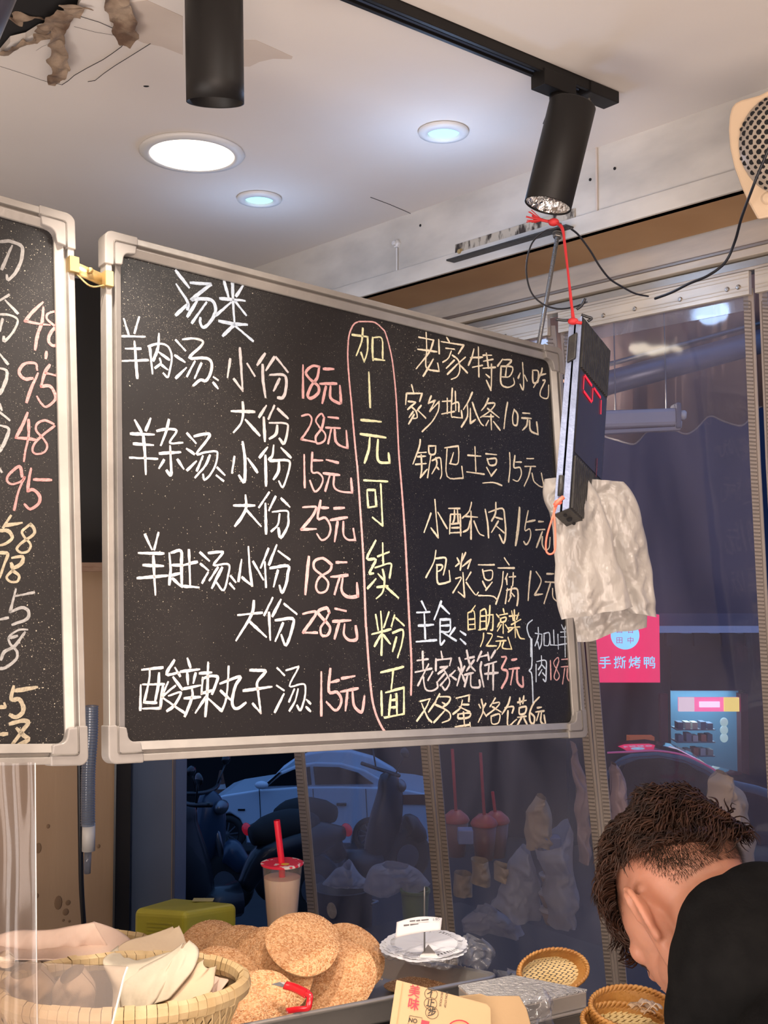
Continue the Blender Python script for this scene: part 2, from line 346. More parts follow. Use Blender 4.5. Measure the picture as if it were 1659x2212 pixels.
# ------------------------------------------------------------------ ceiling fittings
def downlight(px, py, w_px, name, label, ring, diff, st, col, halo, inner):
    c = PZ(px, py, CZ); d = (c - CAM).dot(FW); r = w_px / F * d / 2
    t = thing(name, label, 'ceiling light', c - Z * .012)
    b = MB(); b.lathe(c, I3, [(r * .985, -.001), (r, -.004), (r * .97, -.008), (r * inner * 1.06, -.011), (r * inner, -.008), (r * inner * .98, -.002)], 64, cap=False); b.build('trim_ring', M['white'], t, smooth=True)
    dz = -.0095 if inner > .75 else -.0045
    b = MB(); b.lathe(c + Z * dz, I3, [(r * inner, 0), (r * inner * .7, -.0006), (.0001, -.0008)], 48, cap=False); b.build('diffuser', emis(name + '_glow', col, st), t, smooth=True)
    if halo: light(name + '_light', 'POINT', c - Z * .22, halo[0], halo[1], .05)
    return t, r
downlight(415, 328, 226, 'panel_downlight', 'large round warm white downlight with pale flat rim', 0, 0, 6, (1, .88, .74), None, .79)
_, rs = downlight(560, 427, 97, 'small_downlight', 'small recessed downlight glowing cyan, nearest the chalkboards', 0, 0, 1.15, (.48, 1, .96), (1.5, (.42, .62, 1)), .62)
_, rs = downlight(958, 282, 110, 'small_downlight', 'small recessed downlight glowing cyan, left of the track spotlight', 0, 0, 1.15, (.48, 1, .96), (2.2, (.42, .62, 1)), .62)
# round lamp behind the camera whose reflection shows in the curtain
q_ = PW(1410, 750, CU); d_ = (q_ - CAM).normalized(); r_ = d_ - NW * 2 * d_.dot(NW); lp_ = q_ + r_ * ((CZ - q_.z) / r_.z); print('reflected lamp', lp_)
t = thing('panel_downlight', 'round ceiling panel lamp behind the camera, seen only as a reflection in the curtain', 'ceiling light', lp_ - Z * .012)
b = MB(); b.lathe(lp_, I3, [(.14, -.001), (.14, -.008), (.12, -.010), (.115, -.004)], 48, cap=False); b.build('trim_ring', M['white'], t, smooth=True)
b = MB(); b.lathe(lp_ - Z * .008, I3, [(.116, 0), (.0001, -.001)], 48, cap=False); b.build('diffuser', emis('panel_lamp_glow', (1, .85, .66), 14), t)
# track rail
r0 = PZ(842, 5, CZ); r1 = PZ(1312, 200, CZ); rd = (r1 - r0).normalized(); rx = rd.cross(Z).normalized()
RT = Matrix((rx, rd, Z)).transposed(); r00 = r0 - rd * 1.2
t = thing('track_rail', 'black ceiling track rail running to the window wall', 'lighting track', (r00 + r1) / 2)
rc = (r00 + r1) / 2; L = (r1 - r00).length
b = MB(); b.box(rc - Z * .002, (.034, L, .004), RT)
for s in (-1, 1): b.box(rc + rx * s * .0155 - Z * .010, (.003, L, .020), RT); b.box(rc + rx * s * .0125 - Z * .0195, (.008, L, .002), RT)
b.build('rail_channel', M['black'], t, bevel=.0006)
for s in (-1, 1): MB().box(rc + rx * s * .012 - Z * .010, (.002, L, .003), RT).build('contact_strip', M['pillar'], t)
b = MB(); b.box(r1 - rd * .03 - Z * .013, (.040, .085, .024), RT); b.build('end_cap', M['black'], t, bevel=.002)
q = PZ(1272, 186, CZ) - Z * .03; b = MB(); b.lathe(q, I3, [(.0045, -.012), (.0045, 0), (.003, 0), (.003, .012)], 10); b.build('set_screw', M['screw'], t, smooth=False)
# spotlight on the track
ad = PZ(1196, 150, CZ)
t = thing('track_spotlight', 'black cylindrical spotlight on the track, foil-lined mouth facing down', 'spotlight', ad - Z * .04)
b = MB(); b.box(ad - Z * .030, (.036, .088, .032), RT); b.box(ad - Z * .014, (.024, .07, .012), RT); b.build('track_adapter', M['black'], t, bevel=.0015)
D0 = 2.00
ct, cb = P(1237, 226, D0), P(1183, 445, D0 - .012); ax = (cb - ct).normalized(); rr = 51 / F * D0
kn = P(1198, 200, D0 + .01)
b = MB(); b.lathe(ad + rd * .012 - Z * .046, I3, [(.017, 0), (.017, -.010), (.012, -.016), (.012, -.03)], 24); b.tube([ad + rd * .012 - Z * .07, ct - ax * .01 + V((-.03, .0, 0)), ct + ax * .035 + V((-.036, .01, 0))], .009, 10); b.build('swivel_joint', M['black'], t, smooth=True)
R = axes(ax); Lc = (cb - ct).length
b = MB(); b.lathe(ct, R, [(.0001, 0), (rr * .96, 0), (rr, .002), (rr, Lc - .001), (rr * .97, Lc), (rr * .94, Lc - .002), (rr * .94, Lc - .05)], 64, cap=False); b.build('housing', M['black'], t, smooth=True)
b = MB()
def foil(u, v):
    a = 2 * PI * u; r_ = rr * (.93 - .45 * v) + .003 * noise.noise(V((math.cos(a) * 5, math.sin(a) * 5, v * 6)))
    return ct + R @ V((r_ * math.cos(a), r_ * math.sin(a), Lc - .003 - .05 * v))
b.grid(foil, 60, 10, wrap=True); b.build('foil_reflector', M['foil'], t, smooth=False)
b = MB(); b.lathe(ct, R, [(rr * .5, Lc - .05), (.0001, Lc - .05)], 24, cap=False); b.build('lamp_disc', M['white'], t)
# hanging cylinder lamp at the top
c0 = P(465, 222, 1.66); r_ = 62 / F * 1.66; zt = CZ - .035; RL = axes((.012, -.22, 1))
t = thing('ceiling_cylinder_lamp', 'large matt black cylinder lamp hanging above the two chalkboards', 'spotlight', c0)
b = MB(); b.lathe(c0, RL, [(r_ * .93, .04), (r_ * .94, .001), (r_, 0), (r_, .03), (r_ * .99, zt - c0.z), (.0001, zt - c0.z)], 64, cap=False); b.build('housing', M['black'], t, smooth=True)
b = MB(); b.lathe(c0, RL, [(r_ * .93, .04), (.0001, .045)], 32, cap=False); b.build('lamp_baffle', M['blackp'], t)
b = MB(); b.box((c0.x, c0.y + .02, CZ - .018), (.05, .09, .036)); b.build('mounting_block', M['black'], t, bevel=.002)
# corner of one more lamp, top left
c1 = P(-52, 6, 1.2); ax1 = V((-.45, .1, -1)).normalized(); R1 = axes(-ax1)
t = thing('ceiling_cylinder_lamp', 'tilted dark lamp housing cut off by the top left corner of the photo', 'spotlight', c1)
b = MB(); b.lathe(c1 + ax1 * .05, R1, [(.033, .002), (.035, 0), (.0355, .012), (.0355, .16), (.0001, .165)], 40, cap=False); b.build('housing', mat('purple_black_metal', (.03, .03, .05), .3), t, smooth=True)
b = MB(); b.lathe(c1 + ax1 * .05, R1, [(.033, .002), (.0001, .03)], 32, cap=False); b.build('lamp_baffle', M['foil'], t, smooth=True)
MB().beam(c1 + ax1 * -.11, V((c1.x + .05, c1.y, CZ)), .012, .012, up=(0, 1, 0)).build('stem', M['black'], t)

# ------------------------------------------------------------------ chalkboards
def chalk_mat():
    m = mat('chalkboard_black', (.016, .014, .015), .42, spec=.5); n = m.node_tree.nodes; l = m.node_tree.links; b = n['Principled BSDF']
    t = n.new('ShaderNodeTexCoord')
    base = None
    def speck(scale, thr, seed, col, rnd=1.0, den=None):
        nonlocal base
        mp = n.new('ShaderNodeMapping'); mp.inputs['Location'].default_value = (seed, seed * 2, seed * .3); l.new(t.outputs['Object'], mp.inputs[0])
        dn = n.new('ShaderNodeTexNoise'); dn.inputs['Scale'].default_value = 160; l.new(t.outputs['Object'], dn.inputs[0])
        mx0 = n.new('ShaderNodeVectorMath'); mx0.operation = 'MULTIPLY_ADD'; l.new(dn.outputs[1], mx0.inputs[0]); mx0.inputs[1].default_value = (.004, .004, .004); l.new(mp.outputs[0], mx0.inputs[2])
        vo = n.new('ShaderNodeTexVoronoi'); vo.inputs['Scale'].default_value = scale; l.new(mx0.outputs[0], vo.inputs[0])
        big = n.new('ShaderNodeTexNoise'); big.inputs['Scale'].default_value = 3.2; big.inputs['Detail'].default_value = 3; l.new(mp.outputs[0], big.inputs[0])
        mr = n.new('ShaderNodeMapRange'); mr.inputs[1].default_value = .32; mr.inputs[2].default_value = .72; mr.inputs[3].default_value = thr * .25; mr.inputs[4].default_value = thr; l.new(big.outputs[0], mr.inputs[0])
        sc = n.new('ShaderNodeSeparateColor'); l.new(vo.outputs['Color'], sc.inputs[0])
        mu = n.new('ShaderNodeMath'); mu.operation = 'MULTIPLY'; l.new(sc.outputs[0], mu.inputs[0]); l.new(mr.outputs[0], mu.inputs[1])
        lt = n.new('ShaderNodeMath'); lt.operation = 'LESS_THAN'; l.new(vo.outputs['Distance'], lt.inputs[0]); l.new(mu.outputs[0], lt.inputs[1])
        gt = n.new('ShaderNodeMath'); gt.operation = 'GREATER_THAN'; l.new(sc.outputs[1], gt.inputs[0]); gt.inputs[1].default_value = rnd
        ml = n.new('ShaderNodeMath'); ml.operation = 'MULTIPLY'; l.new(lt.outputs[0], ml.inputs[0]); l.new(gt.outputs[0], ml.inputs[1])
        mx = n.new('ShaderNodeMix'); mx.data_type = 'RGBA'; l.new(ml.outputs[0], mx.inputs[0]); mx.inputs[7].default_value = (*col, 1)
        if base is None: mx.inputs[6].default_value = (.0075, .0065, .0075, 1)
        else: l.new(base, mx.inputs[6])
        base = mx.outputs[2]
    speck(620, .38, 1.3, (.26, .235, .20), .40)
    speck(260, .30, 4.7, (.42, .38, .30), .62)
    speck(90, .13, 9.1, (.5, .46, .38), .72)
    big = n.new('ShaderNodeTexNoise'); big.inputs['Scale'].default_value = 5; big.inputs['Detail'].default_value = 5; l.new(t.outputs['Object'], big.inputs[0])
    mr = n.new('ShaderNodeMapRange'); mr.inputs[1].default_value = .45; mr.inputs[2].default_value = .9; mr.inputs[3].default_value = 0; mr.inputs[4].default_value = .05; l.new(big.outputs[0], mr.inputs[0])
    mx = n.new('ShaderNodeMix'); mx.data_type = 'RGBA'; l.new(mr.outputs[0], mx.inputs[0]); l.new(base, mx.inputs[6]); mx.inputs[7].default_value = (.2, .18, .17, 1)
    l.new(mx.outputs[2], b.inputs['Base Color'])
    return m
M['chalk'] = chalk_mat()
M['frame'] = mat('worn_aluminium_frame', (.40, .375, .35), .38, .45, var=(.33, .31, .29), vscale=14, bump=.05, bscale=90)
M['groove'] = mat('frame_groove', (.16, .145, .13), .5, .3)
M['cap'] = mat('grey_corner_plastic', (.28, .26, .245), .42, var=(.25, .232, .22), vscale=30)
M['brass'] = mat('brass_clip', (.50, .36, .16), .35, .7)
M['mdf'] = mat('board_back', (.30, .22, .15), .8)
CHALK = {k: mat('chalk_' + k, c, .85, var=d, vscale=160, bump=.3, bscale=300, lo=.35, hi=.7) for k, c, d in (
    ('white', (.70, .65, .65), (.54, .51, .52)), ('blue', (.66, .76, .88), (.50, .60, .74)), ('pink', (.74, .42, .41), (.58, .32, .32)), ('yellow', (.80, .78, .48), (.62, .60, .38)),
    ('cream', (.84, .74, .56), (.66, .58, .44)), ('straw', (.86, .74, .44), (.7, .6, .36)), ('grey', (.34, .335, .33), (.25, .245, .24)), ('tan', (.42, .36, .26), (.31, .27, .195)), ('rose', (.52, .24, .23), (.40, .19, .185)))}

class Board:
    def __init__(s, px4, d0, name, label, n=None, o=None):
        if n is None:
            r = [ray(*p) for p in px4]
            A = Matrix((-r[1], r[2], -r[3])).transposed(); k = A.inverted() @ (-r[0]); ds = [1, k[0], k[1], k[2]]
            c = [CAM + r[i] * ds[i] * d0 for i in range(4)]
        else: c = [PP(*p, o, n) for p in px4]
        s.c = c; s.x = (c[1] - c[0]).normalized(); s.yy = (c[0] - c[3]).normalized(); s.n = s.x.cross(s.yy).normalized()
        if s.n.dot(CAM - c[0]) < 0: s.n = -s.n
        s.o = c[3]; s.w = (c[2] - c[3]).length; s.h = (c[0] - c[3]).length
        s.X = (c[2] - c[3]).normalized(); s.Y = (c[0] - c[3]).normalized(); s.R = Matrix((s.X, s.Y, s.n)).transposed()
        s.root = thing(name, label, 'chalkboard', s.at(s.w / 2, 0))
        s.cnt = 0
    def at(s, u, v, n=0): return s.o + s.X * u + s.Y * v + s.n * n
    def px(s, x, y, n=0): return PP(x, y, s.o + s.n * n, s.n)
    def frame(s, fw=.030, sides='LRTB', panel_z=-.006):
        w_, h_ = s.w, s.h
        b = MB(); b.box(s.at(w_ / 2, h_ / 2, panel_z - .004), (w_ - .012, h_ - .012, .008), s.R); s.panel = b.build('writing_surface', M['chalk'], s.root)
        b = MB(); b.box(s.at(w_ / 2, h_ / 2, panel_z - .010), (w_ - .012, h_ - .012, .004), s.R); b.build('back_panel', M['mdf'], s.root)
        def railm(c, L, ox, along):
            # outer bar, groove, sloping inner lip
            b = MB(); A, B = (s.X, s.Y) if along == 'h' else (s.Y, s.X)
            R = Matrix((A, B * ox, s.n)).transposed()
            b.box(c + B * ox * .0055 + s.n * -.004, (L, .011, .022), R)
            b.box(c + B * ox * .0135 + s.n * -.008, (L, .007, .010), R)
            p = c + B * ox * .017; q = c + B * ox * fw; hL = A * (L / 2)
            b.add([p - hL + s.n * .006, p + hL + s.n * .006, q + hL - s.n * .001, q - hL - s.n * .001, p - hL - s.n * .006, p + hL - s.n * .006, q + hL - s.n * .006, q - hL - s.n * .006],
                  [(0, 1, 2, 3), (4, 7, 6, 5), (0, 4, 5, 1), (3, 2, 6, 7), (0, 3, 7, 4), (1, 5, 6, 2)])
            r_ = b.build('frame_rail', M['frame'], s.root, bevel=.0012)
        if 'T' in sides: railm(s.at(w_ / 2, h_), w_ - .01, -1, 'h')
        if 'B' in sides: railm(s.at(w_ / 2, 0), w_ - .01, 1, 'h')
        if 'L' in sides: railm(s.at(0, h_ / 2), h_ - .01, 1, 'v')
        if 'R' in sides: railm(s.at(w_, h_ / 2), h_ - .01, -1, 'v')
    def cap(s, u, v, su, sv, a=.058, wd=.032):
        # L-shaped plastic corner; su, sv point into the board
        rr_ = .014
        def arc(cx, cy, r, a0, a1, n=7): return [(cx + r * math.cos(a0 + (a1 - a0) * i / n), cy + r * math.sin(a0 + (a1 - a0) * i / n)) for i in range(n + 1)]
        o = [(a, 0)] + [(a, wd * .42)] + [(a - .002, wd * .5)] + [(a - .004, wd * .94)] + arc(wd + .012, wd + .012, .012, -PI / 2, -PI, 6) + [(wd * .94, a - .004), (wd * .5, a - .002), (wd * .42, a), (0, a)] + arc(rr_, rr_, rr_, PI, 1.5 * PI)
        pts = [s.at(u + x * su - .002 * su, v + y * sv - .002 * sv, .0095) for x, y in o]
        b = MB(); b.prism(pts, -s.n * .028)
        g = [(a + .0004, wd * .42), (wd * .5, wd * .42), (wd * .42, wd * .5), (wd * .42, a + .0004)]
        c_ = b.build('corner_cap', M['cap'], s.root, bevel=.0022, seg=3)
        b = MB(); gp = [s.at(u + x * su, v + y * sv, .0096) for x, y in [(a - .003, wd * .42), (wd * .62, wd * .42), (wd * .47, wd * .47), (wd * .42, wd * .62), (wd * .42, a - .003)]]
        b.tube(smoothpts(gp, 3), .0015, 6); b.build('cap_groove', M['groove'], c_, smooth=True)
    def write(s, color, txt, label):
        b = MB(); s.cnt += 1; rnd = random.Random(s.cnt)
        for crop, wpx, body in txt:
            (x0, y0, sc) = CROPS[crop]
            for st in body.replace('\n', ' ').split(';'):
                pts = [tuple(map(float, q.split(','))) for q in st.split()]
                if not pts: continue
                if len(pts) == 1: pts = pts + [(pts[0][0] + 8, pts[0][1] + 8)]
                w3 = [s.px(x0 + x / sc, y0 + y / sc, -.0054) for x, y in pts]
                d = (w3[0] - CAM).dot(FW); hw = wpx * 1.12 / F * d / 2
                if len(w3) > 2: 
                    w3 = smoothpts(w3, 4)
                ribbon(b, w3, hw, s.n, rnd)
        b.build('chalk_writing', CHALK[color], s.root, label=label)
def ribbon(b, pts, hw, nrm, rnd):
    # chalk mark: a flat ribbon with blunt ragged ends and slightly uneven width
    q = [pts[0]]
    for p in pts[1:]:
        L = (p - q[-1]).length; k = max(1, int(L / (hw * 1.2)))
        a = q[-1]
        for i in range(1, k + 1): q.append(a.lerp(p, i / k))
    n = len(q); vs = []; ph = rnd.random() * 50
    for i, p in enumerate(q):
        t = (q[min(i + 1, n - 1)] - q[max(i - 1, 0)]).normalized()
        sd = t.cross(nrm).normalized()
        e = min(i, n - 1 - i); k = (.72 if e == 0 else 1.0) * (1 + .22 * noise.noise(V((ph + i * .45, 0, 0)))) * (.86 + .22 * math.sin(PI * i / max(n - 1, 1) + ph))
        off = sd * hw * .18 * noise.noise(V((ph, i * .6, 2)))
        if i == 0: p = p - t * hw * .7
        if i == n - 1: p = p + t * hw * .7
        vs += [p + off + sd * hw * k, p + off - sd * hw * k, p + off + sd * hw * k - nrm * .0006, p + off - sd * hw * k - nrm * .0006]
    fs = []
    for i in range(n - 1):
        a = i * 4; c = a + 4
        fs += [(a, a + 1, c + 1, c), (a, c, c + 2, a + 2), (a + 1, a + 3, c + 3, c + 1)]
    b.add(vs, fs)
CROPS = {'A': (230, 560, 5.027), 'B': (480, 740, 3.95), 'C': (270, 890, 5.531), 'D': (480, 1040, 3.95), 'E': (280, 1360, 5.184), 'F': (560, 1360, 4.879),
         'G': (730, 660, 6.506), 'H': (740, 1000, 3.689), 'I': (860, 700, 4.608), 'J': (870, 940, 4.74), 'K': (880, 1180, 4.366), 'L': (880, 1380, 4.366),
         'M': (0, 500, 7.375), 'N': (0, 750, 5.98), 'O': (0, 1100, 4.095), 'X': (0, 0, 1)}
main = Board([(224, 501), (1207, 756), (1262, 1591), (232, 1648)], 1.80, 'chalkboard_menu', 'large chalkboard menu with soup prices in white and pink, right of the hinge clip')
main.frame()
for u, v, su, sv in ((0, main.h, 1, -1), (main.w, main.h, -1, -1), (0, 0, 1, 1), (main.w, 0, -1, 1)): main.cap(u, v, su, sv)
W = main.write
W('blue', [('A', 6.6, '755,125 895,305;760,275 880,460 880,545;755,605 880,490;915,255 1125,270 1110,290 930,435 960,432 1090,430 1160,460 1185,540 1165,620 1110,700 1050,740 1020,690 1020,640;980,460 880,620;1085,470 930,690;1280,245 1330,420;1370,235 1375,450 1390,690;1485,285 1410,400;1235,425 1500,450;1350,470 1190,610;1400,460 1515,605;1225,670 1370,700 1525,710;1390,710 1265,830;1395,720 1590,885')], 'pale blue chalk heading of two characters')
W('white', [('A', 5.6, '190,650 240,815;355,630 305,800;170,835 415,840;210,970 370,970;150,1105 450,1095;305,895 320,1100 335,1290;470,950 500,1240;455,945 580,915 670,950 710,1060 690,1200 665,1280 620,1240;570,810 560,960 510,1100;570,1010 680,1090;580,1080 590,1130 530,1180;590,1140 660,1195;755,880 855,990;745,1045 850,1115;865,1180 755,1290;830,870 950,860 1045,890 1020,950 900,1070 1040,1070 1120,1090 1145,1150 1130,1240 1080,1320 1020,1310 945,1370;960,1110 875,1270;1030,1130 960,1290;1165,1280 1210,1310;1160,1340 1210,1400;1345,1085 1315,1280;1450,965 1465,1200 1480,1430;1480,1430 1385,1300;1530,1135 1610,1265'),
  ('B', 6, '365,95 300,190;345,190 350,330 370,465;445,125 375,235;460,125 560,250;410,275 520,275 548,320 540,420 515,470 475,470;490,310 440,410')], 'white chalk, first soup, small portion')
W('white', [('B', 6, '80,585 275,590;175,510 180,600 160,690 100,765;200,660 320,790;375,540 315,635;355,640 365,840;445,540 395,650;475,565 560,645;405,685 545,690 560,740 530,860 490,820;470,710 460,780 405,820')], 'white chalk, first large portion')
W('white', [('C', 6, '120,100 195,235;305,80 250,220;70,260 345,270;105,380 335,395;60,545 385,560;220,290 240,500 250,740;525,95 490,240 430,395;385,225 480,205 600,210 610,245 540,350 560,375 685,365;415,495 660,480;540,410 550,620 555,720 540,755 500,700;465,575 410,670;630,570 700,675;745,255 845,370;740,440 825,500;850,590 745,695;830,290 960,260 1015,270 970,350 855,500 960,480 1090,470 1105,520 1080,640 1010,760 950,810 935,750;930,530 860,700;1015,520 960,640 840,780;1105,665 1190,750;1095,760 1175,820'),
  ('B', 6, '105,975 85,1110;175,850 195,1000 190,1190 145,1135;220,990 300,1105;385,895 320,980;370,965 375,1220;440,880 430,960 400,1000;505,900 585,980;410,1010 560,1005 575,1060 545,1170 515,1235 485,1185;485,1020 480,1100 440,1165')], 'white chalk, second soup, small portion')
W('white', [('D', 5.6, '100,205 275,205;200,120 205,220 170,300 110,380;205,240 330,380;400,95 315,220;370,190 375,445;455,130 400,245;505,145 575,215;430,260 550,250 565,300 560,380 500,480 480,400;490,280 475,370 420,425')], 'white chalk, second large portion')
W('white', [('C', 6, '240,1465 320,1640;400,1445 350,1640;165,1685 460,1690;220,1830 455,1840;150,1985 505,1955;340,1725 350,1950 365,2180;530,1690 545,1880 530,2060;555,1680 670,1660 675,1820 680,2080;560,1830 690,1830;560,1950 670,1925;570,1990 680,2090;765,1650 780,2070;700,1830 860,1790;700,2080 880,2095;900,1680 1005,1775;905,1815 995,1890;990,1920 925,2040;1000,1685 1160,1670 1150,1710 1060,1830 1180,1815 1245,1830 1240,1920 1180,2130 1090,2030;1110,1860 1010,2010;1160,1860 1100,1980 1040,2100;1265,1960 1320,2030;1255,2050 1305,2110'),
  ('D', 5.8, '165,670 140,850;225,560 235,730 255,890;255,890 170,820;265,685 350,835;395,575 330,735;365,690 375,900;465,545 400,710;480,595 575,665;410,740 560,720 560,790 545,880 510,950 490,890;475,760 440,895')], 'white chalk, third soup, small portion')
W('white', [('D', 5.8, '135,1140 340,1120;270,1020 250,1140 120,1355;240,1200 375,1325;430,995 360,1140;400,1120 410,1350;500,1010 430,1150;530,1045 635,1130;455,1185 600,1170 600,1250 545,1400 505,1310;520,1210 455,1360')], 'white chalk, third large portion')
W('white', [('E', 5.8, '140,450 370,425;225,440 220,560 165,810;330,490 325,600 290,790;150,615 385,610;125,625 120,900;375,620 345,880;160,815 300,820;150,885 345,880;500,345 415,500 555,480;510,430 565,520;430,590 365,740;490,535 590,670;510,630 360,755;360,755 610,930;440,740 570,700 560,750 500,850 420,910;650,325 680,420;575,470 780,445;645,490 655,610;740,490 715,595;600,665 790,625;615,770 790,755;700,665 700,760 620,970;785,490 915,480;880,370 870,700 850,970;820,540 805,720;820,550 900,520 985,530 970,600 925,720;810,715 930,680;850,760 740,930;880,770 1030,910;1110,415 1100,600 1080,780 1035,910;1015,605 1240,525 1190,620 1150,780 1165,870 1220,880 1300,820;1020,685 1130,785;1350,455 1510,460 1510,490 1430,590 1440,700 1470,935;1470,935 1380,830;1275,685 1590,640'),
  ('F', 5.2, '190,405 265,480;185,590 260,640;260,680 165,870;285,430 400,395 410,410 320,595 430,575 485,590 480,720 435,850 400,800;370,630 315,760;410,630 380,750 320,855;500,740 540,780;495,815 540,860')], 'white chalk, sour spicy meatball soup')
YUAN = ''
W('pink', [('B', 5.8, '690,195 690,470;830,205 770,200 715,255 760,320 820,370 820,430 760,475 730,450 760,370 810,300 830,205;865,225 950,225;835,350 975,350;885,375 855,515;925,375 925,470 990,515 1015,515;1015,515 1005,370')], 'pink chalk price 18, topmost')
W('pink', [('B', 5.4, '680,625 740,615 765,660 740,730 675,825;675,825 800,850;870,640 845,605 800,660 830,720 880,780 870,840 810,860 800,800 850,730 870,640;905,635 990,645;885,725 1005,730;930,740 905,860;960,745 970,840 1010,880 1070,900;1070,900 1060,755')], 'pink chalk price 28, second from top')
W('pink', [('B', 5.6, '700,960 705,1235;770,940 765,1100 820,1110 860,1160 840,1230 790,1270 750,1180;775,1005 855,1005;890,1000 990,1025;865,1115 1000,1130;920,1130 880,1265;955,1140 955,1230 1010,1270 1110,1280;1110,1280 1100,1160')], 'pink chalk price 15, third from top')
W('pink', [('D', 5.8, '690,220 790,215 800,240 760,310 675,410;675,410 800,405;840,165 815,315 880,310 925,390 905,470 850,500 810,450;850,225 905,225;955,230 1040,225;925,330 1065,305;985,345 960,510;1035,345 1035,450 1070,495 1135,500;1135,500 1120,405')], 'pink chalk price 25')
W('pink', [('D', 6.6, '740,645 725,800 710,960;935,710 860,655 790,680 785,740 850,800 905,860 890,930 830,950 800,900 830,820 920,760 935,710;975,690 1060,690;930,815 1070,800;1000,825 960,960;1030,820 1020,930 1070,985 1160,980;1160,980 1150,870')], 'pink chalk price 18, in the middle')
W('pink', [('D', 6.0, '690,1130 790,1110 790,1150 690,1290;690,1290 810,1290;915,1120 890,1080 820,1110 850,1160 920,1240 900,1310 850,1310 840,1250 880,1190 915,1120;965,1085 1055,1105;945,1195 1095,1185;1000,1200 960,1340;1045,1220 1040,1310 1090,1355 1150,1340 1140,1235')], 'pink chalk price 28, lower one')
W('pink', [('F', 5.8, '655,450 655,905;750,415 735,650 820,660 865,730 850,810 800,850 710,765;760,555 840,535;870,515 1005,490;860,655 1040,620;930,665 910,850;985,660 1000,800 1060,865 1090,850 1110,705')], 'pink chalk price 15, lowest')
W('pink', [('X', 4.2, '774.6,694.6 764,701 755,721 752,746 751.5,775 754.6,821 759,867 765,937 770,990 772.5,1013 778,1095 785,1203 790,1339 791.6,1360 796,1425 801.8,1491 808,1528 820,1561 836.7,1585 860,1583 881.8,1579;774.6,694.6 796,694.6 811,697 825,709 833,720 845,764.5 851,806 856,860 859,921 862,983 869,1068 875.5,1163 879.6,1244 885,1352 889,1434 888,1501')], 'pink chalk loop around the middle column')
W('yellow', [('G', 4.6, '200,410 420,440;420,440 415,640 370,790;370,790 325,660;350,320 335,500 260,700;490,450 485,600 495,770;510,450 620,465 630,740;490,750 655,770;435,940 455,1430'),
  ('B', 5.4, '1185,660 1355,675;1180,780 1395,810;1260,815 1250,920 1215,1025;1330,830 1325,960 1345,1020 1430,1025;1430,1025 1420,945;1210,1175 1410,1185'),
  ('H', 5, '195,220 205,355;205,355 270,345;270,345 260,215;260,215 200,215;305,170 320,500;320,500 240,435;265,620 195,760 265,770 215,875 245,880;200,1000 265,925;320,640 325,800;280,745 370,710;260,835 380,800 385,850 375,915;285,885 325,930;320,850 335,930 320,1030 270,1080;275,990 360,980;345,985 445,1075;265,1210 285,1330;305,1185 315,1350 310,1530;370,1190 330,1310;235,1365 385,1325;305,1370 255,1460;325,1370 380,1440;415,1215 390,1300;425,1235 490,1295;400,1355 480,1330 475,1430 440,1550;430,1390 400,1500;305,1670 485,1625;405,1650 390,1800;310,1820 315,2010;345,1830 490,1790;490,1790 490,2000;385,1850 370,2020;430,1840 435,2010;390,1890 430,1885;385,1950 430,1945;335,2030 490,2000')], 'pale yellow chalk column inside the loop')
W('cream', [('I', 3.8, '205,130 355,160;355,160 310,280 180,445;280,85 285,250 275,390 300,450 410,470;410,470 395,390;195,250 385,275;350,350 310,420 250,520;405,155 410,295;430,175 655,210;655,210 600,295;485,135 510,175;475,240 560,250;530,270 500,340 445,380;540,310 600,360 615,450 590,520 530,550;560,360 480,440;590,400 490,500;670,330 600,390;600,390 690,485;755,250 735,330 700,410;720,335 840,330;740,430 840,410;800,230 805,525;845,310 930,310;880,290 900,440;850,370 945,350;845,440 970,430;930,400 930,560 925,660;925,660 880,560;875,500 910,530;1040,350 990,420;1040,355 1130,360 1080,420;1025,420 1140,430 1110,520 1030,525;1080,430 1070,520;1025,430 1025,590 1090,630 1155,600 1150,540;1240,385 1250,560 1245,655 1215,600;1215,490 1195,540;1260,510 1285,565;1340,460 1345,580 1390,580;1340,460 1395,470 1395,570;1435,440 1420,500 1350,630;1410,510 1470,495;1440,560 1465,565 1420,660 1420,720 1490,735 1500,610')], 'cream chalk heading of the snacks column')
W('cream', [('I', 3.8, '135,605 155,680;85,690 75,800;85,690 240,690;240,690 215,770;100,770 170,775;175,780 95,850;140,830 180,870 190,930 150,940;150,870 110,930;160,900 105,995;230,810 190,860;200,860 275,935;330,715 300,790;300,790 370,760;370,760 315,870;315,870 410,770;410,770 400,860 340,970 240,1070;440,770 530,765;490,740 490,890;435,895 560,870;540,640 530,900 560,925 640,935;640,935 630,860;530,800 600,780 605,870;570,670 575,860;740,680 700,770 650,850;690,800 690,920 630,1025;720,840 720,990;720,990 770,950;740,780 770,870 820,980 850,1010;900,740 870,810 830,860;880,790 965,790 920,860 820,930;890,840 1005,930;840,920 950,920;925,900 930,1050;900,960 875,1010;950,970 1015,1055;1090,780 1070,900 1055,1040;1155,850 1140,930 1150,1000 1185,1000 1190,900 1155,850;1240,885 1310,890;1230,935 1325,940;1290,950 1280,1010 1240,1055;1310,960 1320,1060 1395,1100;1395,1100 1380,975')], 'cream chalk, sweet potato strips 10')
